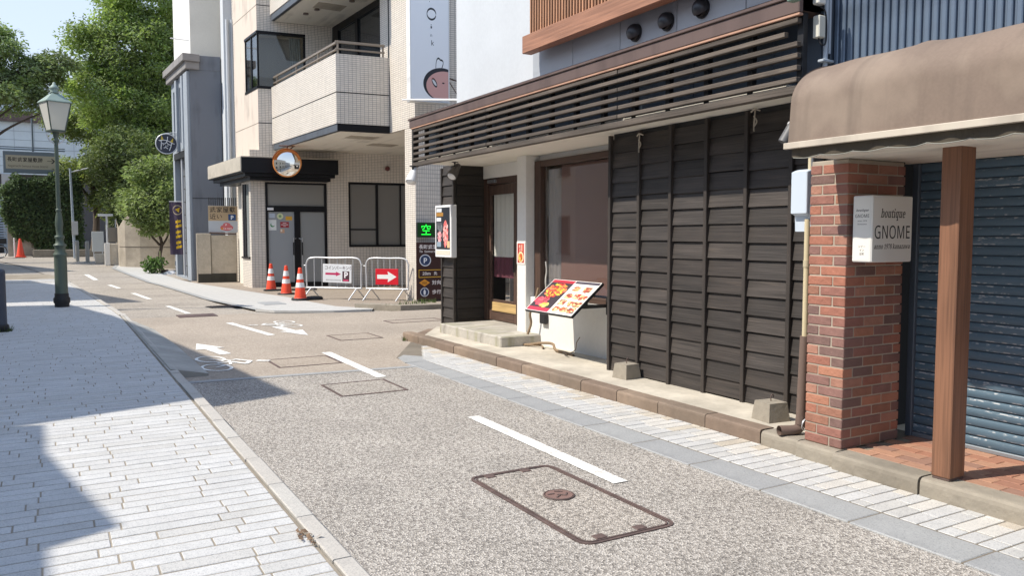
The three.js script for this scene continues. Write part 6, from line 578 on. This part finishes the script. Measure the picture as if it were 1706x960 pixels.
// cyclist entering at the far left edge
{ const res = 56, S = 1.0, mc = new MarchingCubes(res, M.white, false, false, 60000); mc.isolation = 0; const J = [ // capsules: a, b, ra, rb
    [[-.12, .93, 0], [.02, 1.2, 0], .15, .15], [[.02, 1.2, 0], [.1, 1.40, 0], .15, .13], [[.1, 1.40, -.15], [.1, 1.40, .15], .075, .075], [[.1, 1.45, 0], [.14, 1.54, 0], .055, .05], [[.15, 1.60, 0], [.17, 1.68, 0], .085, .095],
    [[.1, 1.40, .18], [.28, 1.20, .22], .055, .045], [[.28, 1.20, .22], [.50, 1.08, .2], .043, .032], [[.1, 1.40, -.18], [.28, 1.20, -.22], .055, .045], [[.28, 1.20, -.22], [.50, 1.08, -.2], .043, .032],
    [[-.12, .90, .09], [.24, .72, .1], .09, .065], [[.24, .72, .1], [.08, .34, .1], .06, .042], [[.08, .30, .1], [.2, .27, .1], .045, .035], [[-.12, .90, -.09], [.22, .62, -.1], .09, .065], [[.22, .62, -.1], [.02, .22, -.1], .06, .042], [[.02, .19, -.1], [.15, .16, -.1], .045, .035]];
  const dist = (p, c) => { const [a, b, ra, rb] = c; const ab = [b[0] - a[0], b[1] - a[1], b[2] - a[2]], ap = [p[0] - a[0], p[1] - a[1], p[2] - a[2]]; const t = sat((ap[0] * ab[0] + ap[1] * ab[1] + ap[2] * ab[2]) / (ab[0] * ab[0] + ab[1] * ab[1] + ab[2] * ab[2])); return Math.hypot(ap[0] - ab[0] * t, ap[1] - ab[1] * t, ap[2] - ab[2] * t) - (ra + (rb - ra) * t); };
  for (let k = 0; k < res; k++) for (let j = 0; j < res; j++) for (let i = 0; i < res; i++) { const p = [(i / res * 2 - 1) * S, (j / res * 2 - 1) * S + .95, (k / res * 2 - 1) * S]; let d = 1; for (const c of J) { const e = dist(p, c), h = Math.max(.04 - Math.abs(d - e), 0) / .04; d = Math.min(d, e) - h * h * .01; } mc.field[i + j * res + k * res * res] = -d; }
  mc.update(); const n = mc.count; const g = new THREE.BufferGeometry(); g.setAttribute('position', new THREE.BufferAttribute(mc.positionArray.slice(0, n * 3), 3)); g.setAttribute('normal', new THREE.BufferAttribute(mc.normalArray.slice(0, n * 3), 3)); const col = []; for (let i = 0; i < n; i++) { const x = g.attributes.position.getX(i), y = g.attributes.position.getY(i) + .95; const c = y > 1.49 ? [.42, .27, .2] : x > .34 && y < 1.2 && y > 1.0 ? [.42, .27, .2] : y > .93 ? [.75, .75, .76] : y > .36 ? [.03, .035, .05] : [.1, .1, .1]; col.push(...c); } g.setAttribute('color', new THREE.Float32BufferAttribute(col, 3)); g.translate(0, .95, 0);
  const t = thing('person', 'person in white shirt riding a bicycle in at the far left edge', 'person', [-2.92, gy(-48), -48], .1); part(t, 'body', g, mat({ vertexColors: true, roughness: .85 })); part(t, 'hair', new THREE.SphereGeometry(.105, 14, 10, 0, 6.2832, 0, 1.9).rotateZ(.35), M.black, [.155, 1.68, 0]);
  const b = thing('bicycle', 'dark city bicycle with front basket under the rider at the far left', 'bicycle', [-2.92, gy(-48), -48], .1); for (const x of [-.48, .6]) { const w = part(b, 'wheel', new THREE.TorusGeometry(.31, .02, 8, 32), M.rubber, [x, .33, 0]); part(w, 'rim', new THREE.TorusGeometry(.285, .01, 6, 32), M.steel); } part(b, 'frame', merge([rod([-.48, .33, 0], [-.12, .4, 0], .014), rod([-.12, .4, 0], [-.22, .8, 0], .016), rod([-.12, .4, 0], [.4, .75, 0], .018), rod([-.2, .7, 0], [-.48, .33, 0], .012), rod([.42, 1.0, 0], [.6, .33, 0], .016)]), M.black); part(b, 'saddle', lathe([[0, 0], [.1, .0], [.11, .04], [.06, .07], [0, .075]], 12), M.black, [-.22, .8, 0]); part(b, 'handlebar', tube([[.42, 1.02, .3], [.5, 1.06, .2], [.42, 1.04, 0], [.5, 1.06, -.2], [.42, 1.02, -.3]], .012, 20, 6), M.steel); part(b, 'basket', merge([span(.55, .9, .72, .75, -.18, .18), span(.55, .57, .75, 1.0, -.18, .18), span(.88, .9, .75, 1.0, -.18, .18), span(.57, .88, .75, 1.0, .16, .18), span(.57, .88, .75, 1.0, -.18, -.16)]), M.black); }

// ================= HOUSES ON THE LEFT, OUT OF THE FRAME (they throw the shade on the left pavement) =================
function house(lab, polyg, h, wall) { const t = thing('row_house', lab, 'building', [0, 0, 0], 0, 'plain houses around the street'); part(t, 'walls', slab(polyg, 0, h - .25), wall); part(t, 'roof', slab(polyg.map(p => p), h - .248, h), M.concD);
  for (let i = 0; i < polyg.length; i++) { let a = polyg[i], b = polyg[(i + 1) % polyg.length]; if (b[1] > a[1]) [a, b] = [b, a]; const L = Math.hypot(b[0] - a[0], b[1] - a[1]); if (a[0] < -9 || b[0] < -9 || L < 1.8 || Math.abs(b[0] - a[0]) > L * .7) continue; const f = frame(a, b); for (let u = .5; u + 1.2 < L; u += 2.3) for (const y of [1.0, 3.7]) { const w = fpart(t, 'window', f, merge([span(u, u + .06, y, y + 1.3, 0, .05), span(u + 1.04, u + 1.1, y, y + 1.3, 0, .05), span(u + .06, u + 1.04, y + 1.24, y + 1.3, 0, .05), span(u - .04, u + 1.14, y - .06, y, 0, .09)]), M.rail); part(w, 'pane', span(u + .06, u + 1.04, y, y + 1.24, .005, .02, .001), new THREE.MeshPhysicalMaterial({ color: rgb(.06, .065, .07), roughness: .06 })); } } return t; }
{ const sh = (h) => p => [p[0] - (h - .09) / 1.27, p[1] - .22 * (h - .09) / 1.27]; const f = sh(7);
  const b1 = house('plastered house along the left pavement before the lamp post', [...[[2.0, -8.1], [1.73, -10.8], [1.38, -13.7], [.96, -16.8], [.30, -20.0]].map(f), [-14, -21.2], [-14, -8.3], f([-.2, -7.4])].reverse(), 7, M.cream);
  const g = sh(6); house('house on the left pavement next to the camera', [[-5.0, 9], [-14, 9], [-14, -8.2], g([-.10, -7.35]), g([-.08, -6.4]), g([.10, -5.4]), g([.26, -4.56]), g([-.06, -4.4]), g([-.06, 2])], 6, M.blueWhite);
  house('house on the left side beyond the lamp post', [...[[1.8, -21.25], [.6, -26.2], [-.66, -31]].map(f), [-16, -32], [-15, -22.6]].reverse(), 7, M.cream); house('farthest house on the left side of the street', [...[[.9, -36.6], [-2.1, -44]].map(f), [-18, -46], [-17, -37.5]].reverse(), 7, M.blueWhite); }

house('pale house standing beyond the parking entry of the tiled building', [[17.5, -17.2], [27, -16.5], [27, -34], [17.5, -34]].reverse(), 8, M.cream); house('house behind the restaurant along the side street', [[9.2, -4.2], [20, -4.2], [20, -10.9], [9.2, -10.9]], 7.2, M.blueWhite);
renderer.render(scene, camera);
